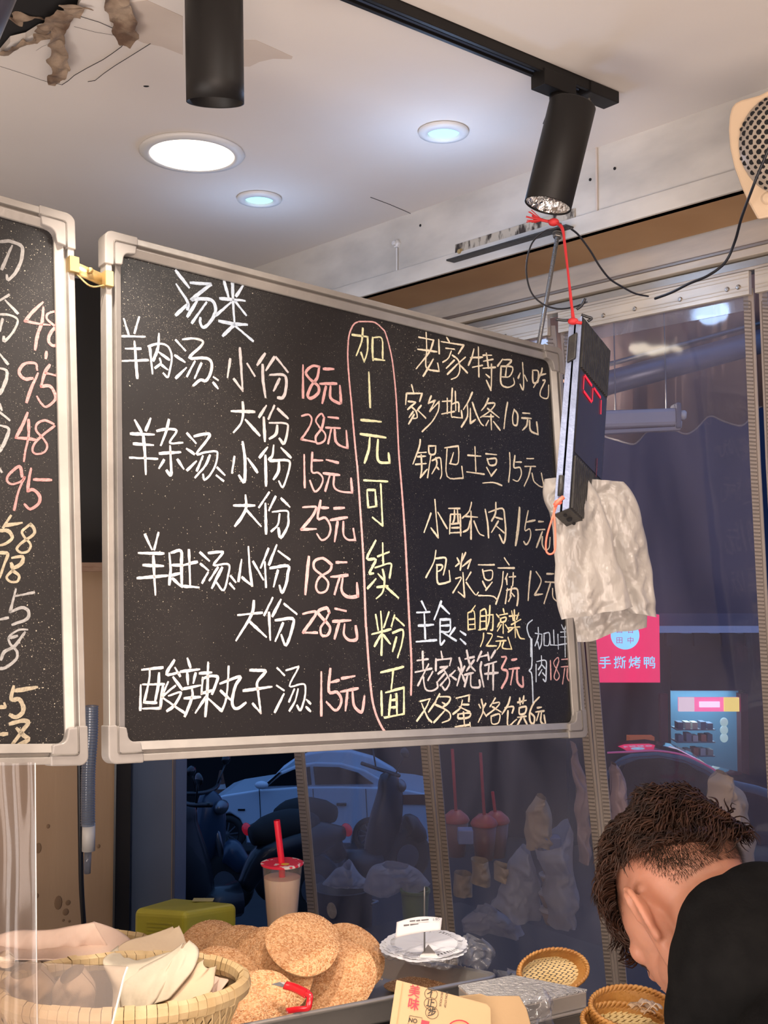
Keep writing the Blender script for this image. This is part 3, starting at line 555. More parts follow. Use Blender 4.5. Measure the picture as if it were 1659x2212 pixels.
W('cream', [('J', 3.6, '180,45 170,120 105,295;155,180 240,175;150,220 235,215;130,300 240,290;190,200 195,350 180,435;180,435 250,350;265,110 340,110;340,110 330,190 275,190 265,110;290,200 255,435;300,260 380,230 395,300 400,400 385,445;340,230 350,300 300,395;345,320 370,350;430,130 570,110;570,110 575,200 560,295 480,290;455,130 455,420 620,440;620,440 605,320;520,180 490,280;740,120 750,370;665,205 800,215;655,375 835,400;850,190 960,200;865,240 890,305 950,300 955,240 875,245;860,330 900,405;960,350 905,420;820,490 930,485 1015,515;1095,180 1100,330 1085,480;1150,210 1140,330 1200,330 1215,400 1180,470 1130,455;1155,275 1215,275;1270,240 1340,240;1250,320 1360,320;1310,330 1290,420 1245,520;1325,390 1350,480 1440,530 1420,390')], 'cream chalk, crispy potato 15')
W('cream', [('J', 3.8, '290,800 220,995;330,660 345,850 365,1050;365,1050 290,950;360,790 455,955;470,750 585,750;490,820 480,1010;490,810 590,810;590,810 595,1030;530,770 530,850 510,910;560,760 570,900;500,910 590,900;500,950 590,945;490,1000 600,995;705,690 680,780 610,850;640,830 765,840;700,780 700,1065;690,880 670,960 620,990;730,880 780,1000 830,1030;845,760 870,900 880,1050;880,790 1020,750 1045,850 1055,1000 1035,1105 990,1020;955,690 950,800 910,880;950,840 1020,860;980,880 910,995;960,930 1040,1000;1195,740 1180,930 1155,1130;1200,745 1190,930 1160,1125;1285,775 1250,970 1300,960 1310,1040 1270,1120 1240,1090;1270,890 1355,870;1390,885 1440,885;1360,970 1455,965;1430,990 1370,1150;1430,1040 1430,1120 1460,1175 1500,1150 1510,1050')], 'cream chalk, small crispy pork 15')
W('cream', [('K', 3.8, '270,40 250,150 175,295;270,115 360,110 360,180 340,270;275,175 330,180 320,220 280,240;280,180 285,340 340,350 405,330;405,330 395,230;470,110 490,150;490,160 455,190;520,70 500,225;550,60 510,150;520,190 600,125;600,125 570,210;455,305 510,300 430,440;525,250 540,480;540,480 480,430;600,245 555,320;555,340 640,455 670,435;670,175 820,175;710,220 735,310 795,310 800,230 720,235;710,330 740,390;800,340 740,415;670,465 800,470 850,505;915,110 960,175;855,205 1010,205;905,240 890,380 835,545;945,260 925,310;935,300 940,360;960,290 1020,285;1000,250 995,370;945,400 925,540;935,415 1030,400 1045,480 1035,560;985,380 970,470;975,430 1010,470;980,470 955,520;1165,235 1150,370 1140,510;1215,240 1260,310 1250,370 1200,460;1200,460 1275,450;1315,260 1380,260;1300,335 1385,340;1350,350 1290,540;1370,400 1375,480 1410,520')], 'cream chalk, soft tofu 12')
W('blue', [('K', 5.2, '135,520 175,600;90,625 210,620;105,750 245,740;160,630 170,870;85,900 275,885;320,520 255,690;320,560 395,635;310,690 405,690;405,690 400,800 310,805;310,700 310,850 315,930 350,890;320,750 395,745;330,810 460,890;450,770 400,840;500,800 550,835;500,875 550,920')], 'pale chalk heading of the staples')
W('straw', [('K', 3.4, '640,560 600,620;570,630 575,790;570,630 630,615 640,780;580,690 630,685;585,740 630,735;575,785 640,780;690,610 685,790;690,610 740,600 745,770;690,660 740,655;690,710 740,705;670,790 745,775;780,560 770,700 745,790;755,650 810,645;810,645 805,780 785,790;840,640 865,670;850,760 870,720;905,590 915,630;870,650 945,635;880,680 930,670 925,705 885,715 880,680;905,720 905,820;885,740 850,800;925,740 960,790;985,610 1000,700;1010,600 1010,700;1050,630 1030,690;960,660 1050,650;1070,690 980,740;950,770 1060,760;1015,700 1020,860;1000,770 950,810;1030,780 1060,860 1105,875;720,820 715,880 690,945;755,820 800,830 790,870 745,940;745,940 840,940;850,850 900,860;835,895 930,890;880,900 870,940 845,975;910,900 900,960 985,970;985,970 950,860')], 'yellow chalk, self-service cold dishes 12')
W('blue', [('K', 2.6, '1180,695 1140,730 1130,780 1150,850 1165,880 1165,1040;1205,820 1270,830;1270,830 1265,920 1245,970;1245,970 1230,900;1235,765 1235,850 1205,940;1290,830 1290,930;1285,825 1340,820 1335,930 1290,935;1345,850 1350,930;1380,790 1385,925;1350,930 1425,935;1420,830 1425,970;1455,740 1475,785;1500,740 1485,785;1445,810 1515,805;1445,855 1515,855;1430,930 1520,915;1485,790 1490,1040'),
  ('L', 2.8, '1175,0 1175,250 1150,300 1175,340 1185,560 1185,610;1490,150 1490,170;1215,240 1215,405;1220,215 1305,205 1310,300 1305,400 1280,380;1265,160 1265,240 1235,290;1265,240 1300,280;1270,290 1240,345;1275,320 1300,350')], 'thin pale chalk bracket and note at the right edge')
W('pink', [('L', 3.0, '1350,205 1355,385;1430,210 1420,175 1380,225 1410,290 1435,350 1410,390 1385,360 1400,300 1430,210;1455,195 1515,190;1450,265 1515,260;1485,280 1465,425;1510,280 1510,370 1550,420;1550,420 1550,340')], 'pink chalk price 18 at the lower right edge')
W('white', [('L', 4.8, '145,120 150,290;95,205 195,190;75,315 230,280;200,240 100,440;240,310 195,390;150,350 170,470 230,490 285,460 280,410;320,120 330,180;270,190 270,300;270,200 415,185;415,185 400,250;310,270 380,260;370,270 290,330;350,300 400,400 360,480 330,450;350,330 290,400;380,360 310,440;450,300 400,350;400,340 460,385;490,180 510,280 470,440;480,270 500,310;540,260 510,330;520,340 540,400;560,110 590,240 640,300;545,190 630,170;630,200 560,300;540,340 620,320;570,340 540,450;600,330 600,440 640,460 685,450 680,390;700,120 660,210;690,170 760,150;700,220 690,290 720,450;760,130 770,200;830,110 790,180;730,250 840,215;730,330 855,320;770,250 760,380;810,240 810,480')], 'white chalk, home style baked flatbread')
W('pink', [('L', 4.8, '890,170 935,180 890,280 940,300 940,370 890,465;985,200 1030,190;960,285 1055,275;1000,290 975,430;1035,290 1040,410 1090,450 1090,360')], 'pink chalk price 3')
W('cream', [('L', 4.0, '120,590 215,565;215,565 170,660 90,775;135,610 190,740 230,785;305,520 260,600;270,590 200,690;300,545 400,550 390,600 340,640;265,620 330,650 400,700 400,760 330,790;330,600 355,615;350,680 250,790;460,560 585,530;585,530 580,590;520,580 500,650 430,710;520,620 580,620;490,640 590,690;480,710 590,700 580,740 485,750 480,710;530,690 540,820;450,830 590,810;590,790 600,850;700,570 715,680 670,785;675,620 690,650;740,610 715,660;720,690 745,730;830,560 780,640;800,610 870,600 840,650 750,720;800,640 885,690;790,730 870,710 860,790 800,800 790,730;970,550 950,620 895,710;920,650 1000,640 990,700;950,680 950,820 1030,760;1040,600 1120,580;1060,560 1065,620;1100,540 1090,610;1055,650 1120,640 1110,700 1060,710 1055,650;1040,740 1120,730;1080,740 1030,830;1100,750 1145,835;1245,550 1190,610 1155,700 1160,780 1190,800 1200,740 1165,700;1225,650 1265,645;1210,690 1290,680;1240,700 1220,770;1265,690 1260,780 1300,805 1290,720')], 'cream chalk, egg pancake 6')
# second board to the left, hinged to the first
LN = main.n; LO = main.at(0, main.h)
left = Board([(-420, 305), (196, 488), (184, 1650), (-430, 1662)], 1, 'chalkboard_menu', 'chalkboard cut off by the left edge, with large pink numbers', n=(LN + V((-.02, 0, 0))).normalized(), o=main.at(-.03, main.h))
left.frame()
for u, v, su, sv in ((0, left.h, 1, -1), (left.w, left.h, -1, -1), (0, 0, 1, 1), (left.w, 0, -1, 1)): left.cap(u, v, su, sv)
W = left.write
W('grey', [('M', 6.5, '0,165 130,150 250,185 340,230 360,320 320,520 230,680 130,770 110,700;190,230 30,600')], 'grey chalk, cut off heading')
W('grey', [('M', 6.5, '0,1100 140,1010;0,1320 150,1330 270,1390 270,1480 180,1640 70,1750 60,1680;40,1400 0,1580;90,1100 280,1300'), ('N', 6.5, '0,90 100,215;0,270 80,300 90,380 50,500 0,600;0,740 20,810;0,840 120,940;0,1010 100,1040 110,1100 50,1250 0,1340;0,1570 20,1610')], 'grey chalk, cut off portion words')
W('rose', [('M', 6, '680,1130 520,1280 400,1430;400,1430 620,1470 790,1490;690,1210 670,1450 600,1650 560,1880;1075,1265 920,1265 780,1300 740,1360 780,1430 900,1530 990,1650 980,1760 860,1820 780,1760 790,1650 870,1540 1060,1380 1075,1265;740,1920 730,2020')], 'pink chalk number 48, upper')
W('rose', [('N', 6, '480,290 460,210 340,205 270,260 250,340 320,410 420,400;490,340 400,540 345,710;640,230 580,330 530,510;530,510 640,500 700,580 710,680 600,770 530,720 480,640;590,335 800,380')], 'pink chalk number 95, upper')
W('rose', [('N', 6, '355,850 300,990 205,1170;205,1170 350,1180 460,1195;370,940 370,1150 330,1330 310,1470;690,990 580,945 480,990 470,1080 560,1180 610,1270 580,1350 480,1380 420,1340 450,1240 560,1130 700,1020')], 'pink chalk number 48, lower')
W('rose', [('N', 6, '285,1670 270,1570 240,1540 120,1640 90,1720 150,1770 260,1740 320,1680;320,1680 240,1860 185,2100;400,1570 370,1740 360,1860;360,1860 430,1840 510,1920 500,2020 390,2090 320,2030;440,1710 660,1715')], 'pink chalk number 95, lower')
W('tan', [('O', 7, '95,60 30,160;50,145 190,120;0,190 70,190 110,250 60,300 0,320;270,130 200,190 210,240 270,310 250,370 190,385 150,350 200,290 290,230 305,180 270,130;0,385 70,395 40,480 0,600;110,430 200,420 190,480 120,520 100,480;110,540 170,590 150,640 90,640 60,600 110,540')], 'tan chalk numbers 58 and 98')
W('grey', [('O', 6, '0,975 70,960;140,710 90,910;90,910 190,870 250,900 240,970 110,1020;130,770 300,735;240,1065 160,1070 80,1130 90,1190 150,1260 140,1330 50,1400 0,1410;80,1140 150,1120;220,1090 130,1210 40,1260 10,1330')], 'blue grey chalk numbers')
W('tan', [('O', 8, '40,1720 45,1750 0,1750;120,1570 100,1680 170,1680 205,1740 200,1800 140,1840 90,1820;140,1605 325,1575;0,1990 60,1985;90,1900 200,1870 250,1890 200,1960 100,2090;150,1940 210,2000 250,2040 150,2090')], 'tan chalk numbers at the bottom')
# brass hinge clip between the boards
h0 = left.at(left.w + .001, left.h - .082, .006); h1 = main.at(-.001, main.h - .082, .006)
t = thing('hinge_clip', 'brass hinge clip joining the two chalkboards near their top corners', 'hinge', (h0 + h1) / 2)
b = MB(); b.box(h0 - left.X * .004, (.016, .026, .018), left.R); b.build('clip_plate', M['brass'], t, bevel=.001)
b = MB(); b.box(h1 + main.X * .004, (.014, .026, .018), main.R); b.build('clip_plate', M['brass'], t, bevel=.001)
b = MB(); b.beam(h0 - LN * .006, h1 - LN * .006, .020, .003, up=LN); b.ball((h0 + h1) / 2 + main.Y * .004, .0052, 8); b.build('rivet', M['brass'], t, smooth=True)
b = MB(); b.tube(smoothpts([h0 - main.Y * .01, (h0 + h1) / 2 - main.Y * .022, h1 - main.Y * .01], 5), .0016, 6); b.build('wire_loop', M['brass'], t, smooth=True)

# ------------------------------------------------------------------ plastic curtains in the opening
def lin(y, y0, x0, y1, x1): return x0 + (x1 - x0) * (y - y0) / (y1 - y0)
ZC = ZB - .110                            # top of the clamp strips
def curtain(label, xl, xr, tapes, clamp, ymax=2330, ztop=ZC - .055, wave=0.0, hem=True, seed=0, grp=None):
    a_ = PW(xl(1200), 1200, CU); e_ = PW(xr(1200), 1200, CU)
    t = thing('plastic_curtain', label, 'curtain', PW((xl(2200) + xr(2200)) / 2, ymax, CU), grp)
    def pt(x, y, off=0):
        return PW(x, y, CU + off)
    ys = [500 + i * (ymax - 500) / 40 for i in range(41)]
    def row(y, u):
        x = xl(y) * (1 - u) + xr(y) * u
        p = pt(x, y); p = p + NW * (wave * noise.noise(V((u * 3 + seed, p.z * 1.2, seed))))
        return p
    # top row follows the clamp strip height
    def fn(u, v):
        y = 500 + v * (ymax - 500); p = row(y, u)
        if p.z > ztop: p = p - Z * (p.z - ztop)
        return p
    b = MB(); b.grid(fn, 24, 60); b.build('film', M['film2' if wave else 'film'], t, smooth=True)
    for (f0, f1, side) in tapes:
        b = MB(); bb = MB(); n = 90
        for i in range(n):
            ya = 500 + i * (ymax - 500) / n; yb = 500 + (i + 1) * (ymax - 500) / n
            q = [pt(f0(ya), ya, .001), pt(f1(ya), ya, .001), pt(f1(yb), yb, .001), pt(f0(yb), yb, .001)]
            if q[3].z > ztop + .01: continue
            b.add(q + [p - NW * .003 for p in q], [(0, 1, 2, 3), (4, 7, 6, 5), (0, 3, 7, 4), (1, 5, 6, 2)])
        b.build('zip_tape', M['strip'], t)
        y = 560; L_ = 0
        while y < ymax:
            k = .62; 
            xa, xb = (f0(y), f0(y) + (f1(y) - f0(y)) * k) if side < 0 else (f1(y) - (f1(y) - f0(y)) * k, f1(y))
            p0 = pt(xa, y, .0022); p1 = pt(xb, y + 1, .0022)
            if p0.z < ztop: bb.beam(p0, p1, .0028, .0016, up=NW)
            y += 8.2
        bb.build('tape_ribs', M['stripd'], t, kind='stuff')
        # seam line beside the ribs
        s = MB(); pts = []
        for i in range(40):
            y = 560 + i * (ymax - 560) / 39; x = f0(y) + (f1(y) - f0(y)) * (.72 if side < 0 else .28); p = pt(x, y, .0016)
            if p.z < ztop: pts.append(p)
        s.tube(pts, .0008, 4); s.build('tape_seam', M['stripd'], t)
    if clamp:
        x0, x1, scr = clamp; a = wa(PW(x0, 700, CU)); c = wa(PW(x1, 560, CU))
        b = MB(); b.box(WP((a + c) / 2, CU + .010, ZC - .028), (abs(c - a), .012, .052), RW)
        for dz in (-.008, -.016, .012, .020): b.box(WP((a + c) / 2, CU + .0165, ZC - .028 + dz), (abs(c - a) - .004, .0014, .0022), RW)
        b.build('clamp_strip', M['alu'], t, bevel=.0008)
        for x in scr:
            q = V(WP(wa(PW(x, 640, CU)), CU + .017, ZC - .034)); b = MB(); b.lathe(q, axes(NW), [(.0055, 0), (.0055, .0012), (.004, .003), (.0015, .0032), (.0015, .002), (.0001, .002)], 12); b.build('screw', M['screw'], t)
        if hem:
            b = MB(); b.add([WP(a + .01, CU + .002, ZC - .05), WP(c - .01, CU + .002, ZC - .05), WP(c - .01, CU + .003, ZC - .085), WP(a + .01, CU + .003, ZC - .085)], [(0, 1, 2, 3)]); b.build('film_hem', M['filmtop'], t)
    return t
fCa = lambda y: lin(y, 1740, 645, 1985, 666) if y > 1500 else lin(y, 1500, 624.4, 500, 560)
fCb = lambda y: fCa(y) + 22
fBa = lambda y: lin(y, 1620, 909, 2000, 942) if y > 1300 else lin(y, 1300, 881, 500, 830)
fBb = lambda y: fBa(y) + 20
fAl = lambda y: lin(y, 760, 1183, 1640, 1262) if y < 1640 else lin(y, 1640, 1262, 2150, 1312)
fAlr = lambda y: fAl(y) + 21
fAr = lambda y: lin(y, 760, 1214, 1640, 1285) if y < 1640 else lin(y, 1640, 1285, 2150, 1334)
fArr = lambda y: fAr(y) + (16 if y < 900 else 22)
fD = lambda y: lin(y, 600, 1604, 1000, 1620) if y < 1000 else lin(y, 1000, 1620, 1600, 1652)
fDr = lambda y: fD(y) + 22
curtain('clear plastic curtain left of the two zipped seams, white car seen through it', fCb, fBa, [(fCa, fCb, -1), (fBa, fBb, -1)], (560, 828, []), wave=.006, seed=1)
curtain('clear plastic curtain between the two grey seams, hung below the chalkboard', lambda y: fBb(y) + 18, fAl, [(lambda y: fBb(y) + 2, lambda y: fBb(y) + 19, 1), (fAl, fAlr, -1)], (832, 1190, [1100]), wave=.005, seed=5)
curtain('wide clear plastic curtain at the right, pink shop sign seen through it', fArr, fD, [(fAr, fArr, 1), (fD, fDr, -1)], (1214, 1625, [1250, 1312, 1380, 1478, 1580, 1604]), wave=.0, seed=9)
curtain('narrow slice of plastic curtain at the right edge of the photo', lambda y: fDr(y) + 30, lambda y: fDr(y) + 400, [(lambda y: fDr(y) + 12, lambda y: fDr(y) + 30, 1)], (1640, 1900, [1700, 1800]), seed=12)

# ------------------------------------------------------------------ bracket, rod, strings, cables
q0, q1 = PW(985, 552, .001), PW(1243, 470, .001); q0.z = q1.z = ZB + .044
b = MB(); mid = (q0 + q1) / 2; L = (q1 - q0).length
b.box(mid + NW * .002, (L, .003, .046), RW)
tag(b.build('angle_bracket', M['galv'], bevel=.0006), 'rusty mottled steel angle bracket screwed to the fascia', 'bracket')
fb = MB(); fb.box(mid + NW * .018 - Z * .023, (L, .034, .004), RW); fb.build('lower_flange', M['blackp'], bpy.data.objects['angle_bracket'], label='dark rusted lower flange')
hx = MB(); hq = q0 + U * .02 + NW * .004; hx.lathe(hq, axes(NW), [(.009, 0), (.009, .002), (.006, .002), (.006, .007), (.0001, .007)], 6); hx.build('hex_bolt', M['brass'], bpy.data.objects['angle_bracket'], bevel=.0005)
ORG[bpy.data.objects['angle_bracket']]
rt = PW(1205, 506, .02); rt = V(rt); rb = main.px(1164, 742, -.016)
t = thing('threaded_rod', 'grey threaded rod running from the bracket down behind the chalkboard', 'rod', rb)
b = MB(); b.tube([rt + (rt - rb).normalized() * .03, rb - (rt - rb).normalized() * .06], .0048, 10)
dd = (rt - rb).normalized(); Rr = axes(dd); LL = (rt - rb).length
b.build('rod', M['rod'], t, smooth=True)
b = MB()
for i in range(int(LL / .0042)): b.lathe(rb + dd * i * .0042, Rr, [(.0046, 0), (.0054, .001), (.0046, .002)], 8, cap=False)
b.build('thread', M['rod'], t, kind='stuff')
b = MB(); b.lathe(rt - dd * .01, Rr, [(.010, 0), (.0105, .001), (.0105, .007), (.010, .008)], 6); b.lathe(rt, Rr, [(.013, 0), (.013, .0015)], 16); b.build('nut', M['screw'], t, bevel=.0005)

# ticket-number display box
dl = [(1258, 683), (1318, 757), (1292, 1158), (1230, 1098)]
class Q: pass
dsp = Q()
r = [ray(*p) for p in dl]; A_ = Matrix((-r[1], r[2], -r[3])).transposed(); k = A_.inverted() @ (-r[0]); print('display depths', k)
# side edge chosen near the board, face receding to the right
D1 = 1.84
TL, BL = P(1258, 683, D1), P(1230, 1098, D1 - .03)
fx = V((.42, .90, -.10)).normalized(); fn_ = (BL - TL).cross(fx).normalized()
if fn_.dot(CAM - TL) < 0: fn_ = -fn_
TR_, BR_ = PP(1318, 757, TL, fn_), PP(1292, 1158, TL, fn_)
sn = fx - fx.dot((BL - TL).normalized()) * (BL - TL).normalized(); sn.normalize()   # normal of the narrow side (pointing away = +fx)
TL2, BL2 = PP(1230, 702, TL, sn), PP(1196, 1112, BL, sn)
th_ = ((TL2 - TL) + (BL2 - BL)) / 2
t = thing('number_display', 'black number display box with glowing red digit segments, hung by red string', 'display', BL)
def DF(u, v): return TL * (1 - u) * (1 - v) + TR_ * u * (1 - v) + BR_ * u * v + BL * (1 - u) * v
b = MB(); f4 = [DF(0, 0), DF(1, 0), DF(1, 1), DF(0, 1)]
TL2b, BL2b = TL + (TL2 - TL), BL + (BL2 - BL)
b.add([TL, TR_, BR_, BL, TL2b, TR_ + (TL2b - TL), BR_ + (BL2b - BL), BL2b], [(0, 1, 2, 3), (4, 7, 6, 5), (1, 5, 6, 2), (0, 4, 5, 1), (3, 2, 6, 7)])
b.build('case', M['blackp'], t)
M['dusk_tint'] = mat('dusk_tinted_plastic', (.25, .30, .46), .55, var=(.19, .23, .35), vscale=50, bump=.3, bscale=200)  # grey plastic with the bluish dusk light put into its colour
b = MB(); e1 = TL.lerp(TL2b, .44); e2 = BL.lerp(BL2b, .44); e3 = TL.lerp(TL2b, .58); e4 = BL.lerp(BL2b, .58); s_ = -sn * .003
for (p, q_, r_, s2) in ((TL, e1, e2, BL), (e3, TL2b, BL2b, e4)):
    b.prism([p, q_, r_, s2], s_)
b.build('side_rail', M['dusk_tint'], t, bevel=.0008)
b = MB()
def ribs(v0, v1):
    n = 16
    for i in range(n):
        u = .03 + .94 * (i + .5) / n; a = DF(u, v0) + fn_ * .0015; c = DF(u, v1) + fn_ * .0015; b.beam(a, c, .006, .003, up=fn_)
ribs(.01, .26); b.build('cooling_ribs', M['blackp'], t); b = MB(); ribs(.72, .99); b.build('cooling_ribs', M['blackp'], t)
b = MB(); b.prism([DF(.03, .275) + fn_ * .001, DF(.97, .275) + fn_ * .001, DF(.97, .705) + fn_ * .001, DF(.03, .705) + fn_ * .001], -fn_ * .001); b.build('display_window', mat('dark_acrylic', (.012, .008, .010), .25, var=(.03, .025, .022), vscale=70, lo=.55, hi=.8), t)
def cz(x, y): return PP(1090 + x / 3.687, 640 + y / 3.687, TL + fn_ * .0022, fn_)
for (a, c) in (((640, 630), (696, 712)), ((634, 636), (628, 742)), ((632, 756), (694, 842)), ((704, 732), (700, 838)), ((714, 732), (766, 808)), ((770, 826), (767, 940))):
    b = MB(); b.beam(cz(*a), cz(*c), .0030 if abs(a[0] - c[0]) < 12 else .0042, .0006, up=fn_); b.build('digit_segment', emis('lit_segment', (1, .02, .05), .85) if 'lit_segment' not in bpy.data.materials else bpy.data.materials['lit_segment'], t)
dimm = mat('unlit_segment', (.10, .008, .015), .4)
for (a, c) in (((738, 1290), (735, 1360)), ((735, 1365), (730, 1440))):
    b = MB(); b.beam(cz(*a), cz(*c), .003, .0006, up=fn_); b.build('digit_segment', dimm, t, label='dim red unlit segment')
# ports underneath
b = MB(); dn = (BL - TL).normalized()
for i, u in enumerate((.12, .25, .4, .5, .6, .7, .82)):
    p = BL.lerp(BL2b, .5).lerp(BR_ + (BL2b - BL) * .5, u) + dn * .0002; b.ball(p, .0032 if i != 1 else .005, 6)
b.build('port_holes', M['hole'], t, smooth=True)
lt = TL.lerp(TL2b, .55) + dn * .035 - sn * .006
b = MB(); b.box(lt + dn * .012, (.016, .008, .044), Matrix((th_.normalized(), sn, -dn)).transposed()); b.build('hanging_lug', M['blackp'], t, bevel=.002)
lk = BL.lerp(BL2b, .6) - dn * .04 - sn * .005
b = MB(); b.tube([lk - dn * .02, lk + dn * .014], .0045, 8); b.build('lower_slot', M['blackp'], t, smooth=True)
# red string from spotlight to display
rs_ = [P(1150, 466, 1.99), P(1172, 476, 1.98), P(1196, 480, 1.97), P(1213, 492, 1.955), P(1220, 520, 1.94), P(1227, 590, 1.90), P(1234, 650, 1.86), P(1238, 694, 1.835)]
t = thing('red_string', 'red nylon string tied below the track spotlight holding up the display', 'string', rs_[-1])
for kx in range(5):
    b = MB(); o = [V((noise.noise(V((kx * 9, i * .8, 0))), noise.noise(V((kx * 9, i * .8, 5))), noise.noise(V((kx * 9, i * .8, 9))))) * (.010 if i == 0 else .0042) for i in range(len(rs_))]
    b.tube(smoothpts([p + d_ for p, d_ in zip(rs_, o)], 5), .0021, 6); b.build('strand', M['red'], t, smooth=True)
b = MB()
for i in range(14):
    a = rs_[0]; b.tube([rs_[1], a + V((random.uniform(-.012, .004), 0, random.uniform(-.014, .012)))], .0009, 4)
b.build('frayed_end', M['red'], t)
b = MB(); b.ball(rs_[2], (.010, .008, .007), 8); b.ball(rs_[-1], (.009, .007, .006), 8); b.tube([rs_[-1] + V((-.008, 0, 0)), rs_[-1] + V((.014, -.004, -.004))], .0028, 6); b.build('knot', M['red'], t, smooth=True)
# coral rubber loop
k0 = P(1206, 1085, 1.79)
b = MB(); b.tube(smoothpts([P(1218, 1077, 1.80), k0, P(1196, 1110, 1.785), P(1181, 1160, 1.782), P(1180, 1190, 1.782), P(1190, 1197, 1.78), P(1199, 1185, 1.78), P(1199, 1140, 1.782), P(1197, 1100, 1.785), k0], 6), .0016, 8)
t = thing('rubber_band', 'coral rubber loop tied to the lower end of the display', 'rubber band', P(1190, 1197, 1.78))
b.build('loop', M['coral'], t, smooth=True)
b = MB(); b.tube([P(1198, 1092, 1.785), P(1207, 1082, 1.782), P(1217, 1074, 1.785)], .0034, 8); b.ball(k0, (.0065, .005, .0045), 8); b.build('knot', M['coral'], t, smooth=True)
# cables
def cable(pts, r_, label, name='cable'):
    b = MB(); b.tube(smoothpts(pts, 8), r_, 8); o = b.build(name, M['blackcable'], smooth=True); tag(o, label, 'cable'); return o
cable([P(1204, 493, 2.05), P(1176, 500, 2.05), P(1148, 528, 2.02), P(1137, 580, 2.0), P(1146, 628, 1.97), P(1170, 655, 1.94), P(1205, 667, 1.9), P(1240, 663, 1.87), P(1268, 652, 1.85)], .0016, 'thin dark cable looping left of the red string')
cable([P(1232, 493, 2.02), P(1250, 508, 2.04), P(1274, 540, 2.06), P(1296, 576, 2.08), P(1318, 603, 2.1), P(1345, 620, 2.12), P(1372, 634, 2.16), P(1400, 640, 2.2)], .0019, 'dark twin cable from the spotlight to the top of the curtain')
cable([P(1662, 318, 1.86), P(1640, 370, 1.88), P(1625, 408, 1.90), P(1602, 470, 1.95), P(1588, 520, 2.0), P(1567, 566, 2.03), P(1530, 595, 2.06), P(1490, 612, 2.1), P(1450, 632, 2.15), P(1415, 645, 2.2)], .0026, 'black cable hanging from the perforated cover to the curtain')
for i, pts in enumerate(([P(1201, 690, 1.84), P(1222, 692, 1.84), P(1240, 690, 1.84)], [P(1246, 668, 1.85), P(1256, 660, 1.85), P(1264, 645, 1.85)], [P(1256, 680, 1.85), P(1268, 684, 1.85), P(1278, 688, 1.85), P(1270, 694, 1.85)])):
    cable(pts, .0024, ['short cable stub left of the display top', 'short upright cable stub above the display', 'curled cable stub right of the display top'][i])

# perforated beige cover at the top right
t = thing('perforated_cover', 'beige rounded metal cover with rows of round holes, upper right corner', 'cover', P(1650, 470, 1.98))
ol = [(1580, 232), (1575, 250), (1573, 280), (1576, 320), (1585, 360), (1600, 402), (1616, 438), (1636, 474), (1700, 462), (1790, 440), (1830, 330), (1800, 200), (1720, 165), (1640, 205), (1600, 216), (1588, 222)]
pn_ = (V((-.5, -.8, -.15))).normalized(); po = P(1640, 330, 1.93)
pts = [PP(x, y, po, pn_) for x, y in ol]; b = MB(); b.prism(pts, -pn_ * .02); b.build('rim_plate', M['cream'], t, bevel=.004)
M['perf'] = mat('grey_beige_enamel', (.40, .34, .28), .4)
cx_, cy_ = 1700, 312; b = MB()
dome = []
def dm(u, v):
    a = 2 * PI * u; R_ = v; x = cx_ + 104 * R_ * math.cos(a) ; y = cy_ + 112 * R_ * math.sin(a) 
    return PP(x, y, po, pn_) + pn_ * (.028 * (1 - R_ ** 4) + .001)
b.grid(dm, 48, 10, wrap=True); b.build('perforated_dome', M['perf'], t, smooth=True)
b = MB(); rows = 0
for j in range(-11, 12):
    for i in range(-9, 10):
        x = cx_ + (i + (.5 if j % 2 else 0)) * 17.5; y = cy_ + j * 10.5
        R_ = math.hypot((x - cx_) / 104, (y - cy_) / 112)
        if R_ > .97 or x > 1790: continue
        c = PP(x, y, po, pn_) + pn_ * (.028 * (1 - R_ ** 4) + .0016)
        b.lathe(c, axes(pn_), [(.0046 if j % 2 == 0 else .0034, .0002), (.0001, .0004)], 12, cap=False)
b.build('vent_holes', M['hole'], t, kind='stuff')
c = PP(1658, 428, po, pn_); b = MB(); b.lathe(c, axes(pn_), [(.010, 0), (.010, .003), (.007, .005), (.0001, .0055)], 20); b.build('cover_screw', M['cream'], t, smooth=False)
MB().beam(P(1720, 300, 1.96), PW(1760, 300, 0) , .04, .03).build('wall_mount', M['cream'], t)

# ------------------------------------------------------------------ hanging white bags
M['bag'] = mat('white_bag_film', (.46, .43, .40), .26, var=(.38, .35, .33), vscale=7, spec=.8, bump=.9, bscale=26, stretch=(1, 1, .5))
bn = M['bag'].node_tree
def translucent(m, col, f=.35, tr=.0):
    n = m.node_tree.nodes; l = m.node_tree.links; out = [x for x in n if x.type == 'OUTPUT_MATERIAL'][0]; src = out.inputs[0].links[0].from_socket
    t = n.new('ShaderNodeBsdfTranslucent'); t.inputs[0].default_value = (*col, 1); mx = n.new('ShaderNodeMixShader'); mx.inputs[0].default_value = f
    l.new(src, mx.inputs[1]); l.new(t.outputs[0], mx.inputs[2]); src = mx.outputs[0]
    if tr:
        t2 = n.new('ShaderNodeBsdfTransparent'); m2 = n.new('ShaderNodeMixShader'); m2.inputs[0].default_value = tr; l.new(src, m2.inputs[1]); l.new(t2.outputs[0], m2.inputs[2]); src = m2.outputs[0]
    l.new(src, out.inputs[0]); return m
translucent(M['bag'], (.8, .76, .72), .3, .06)
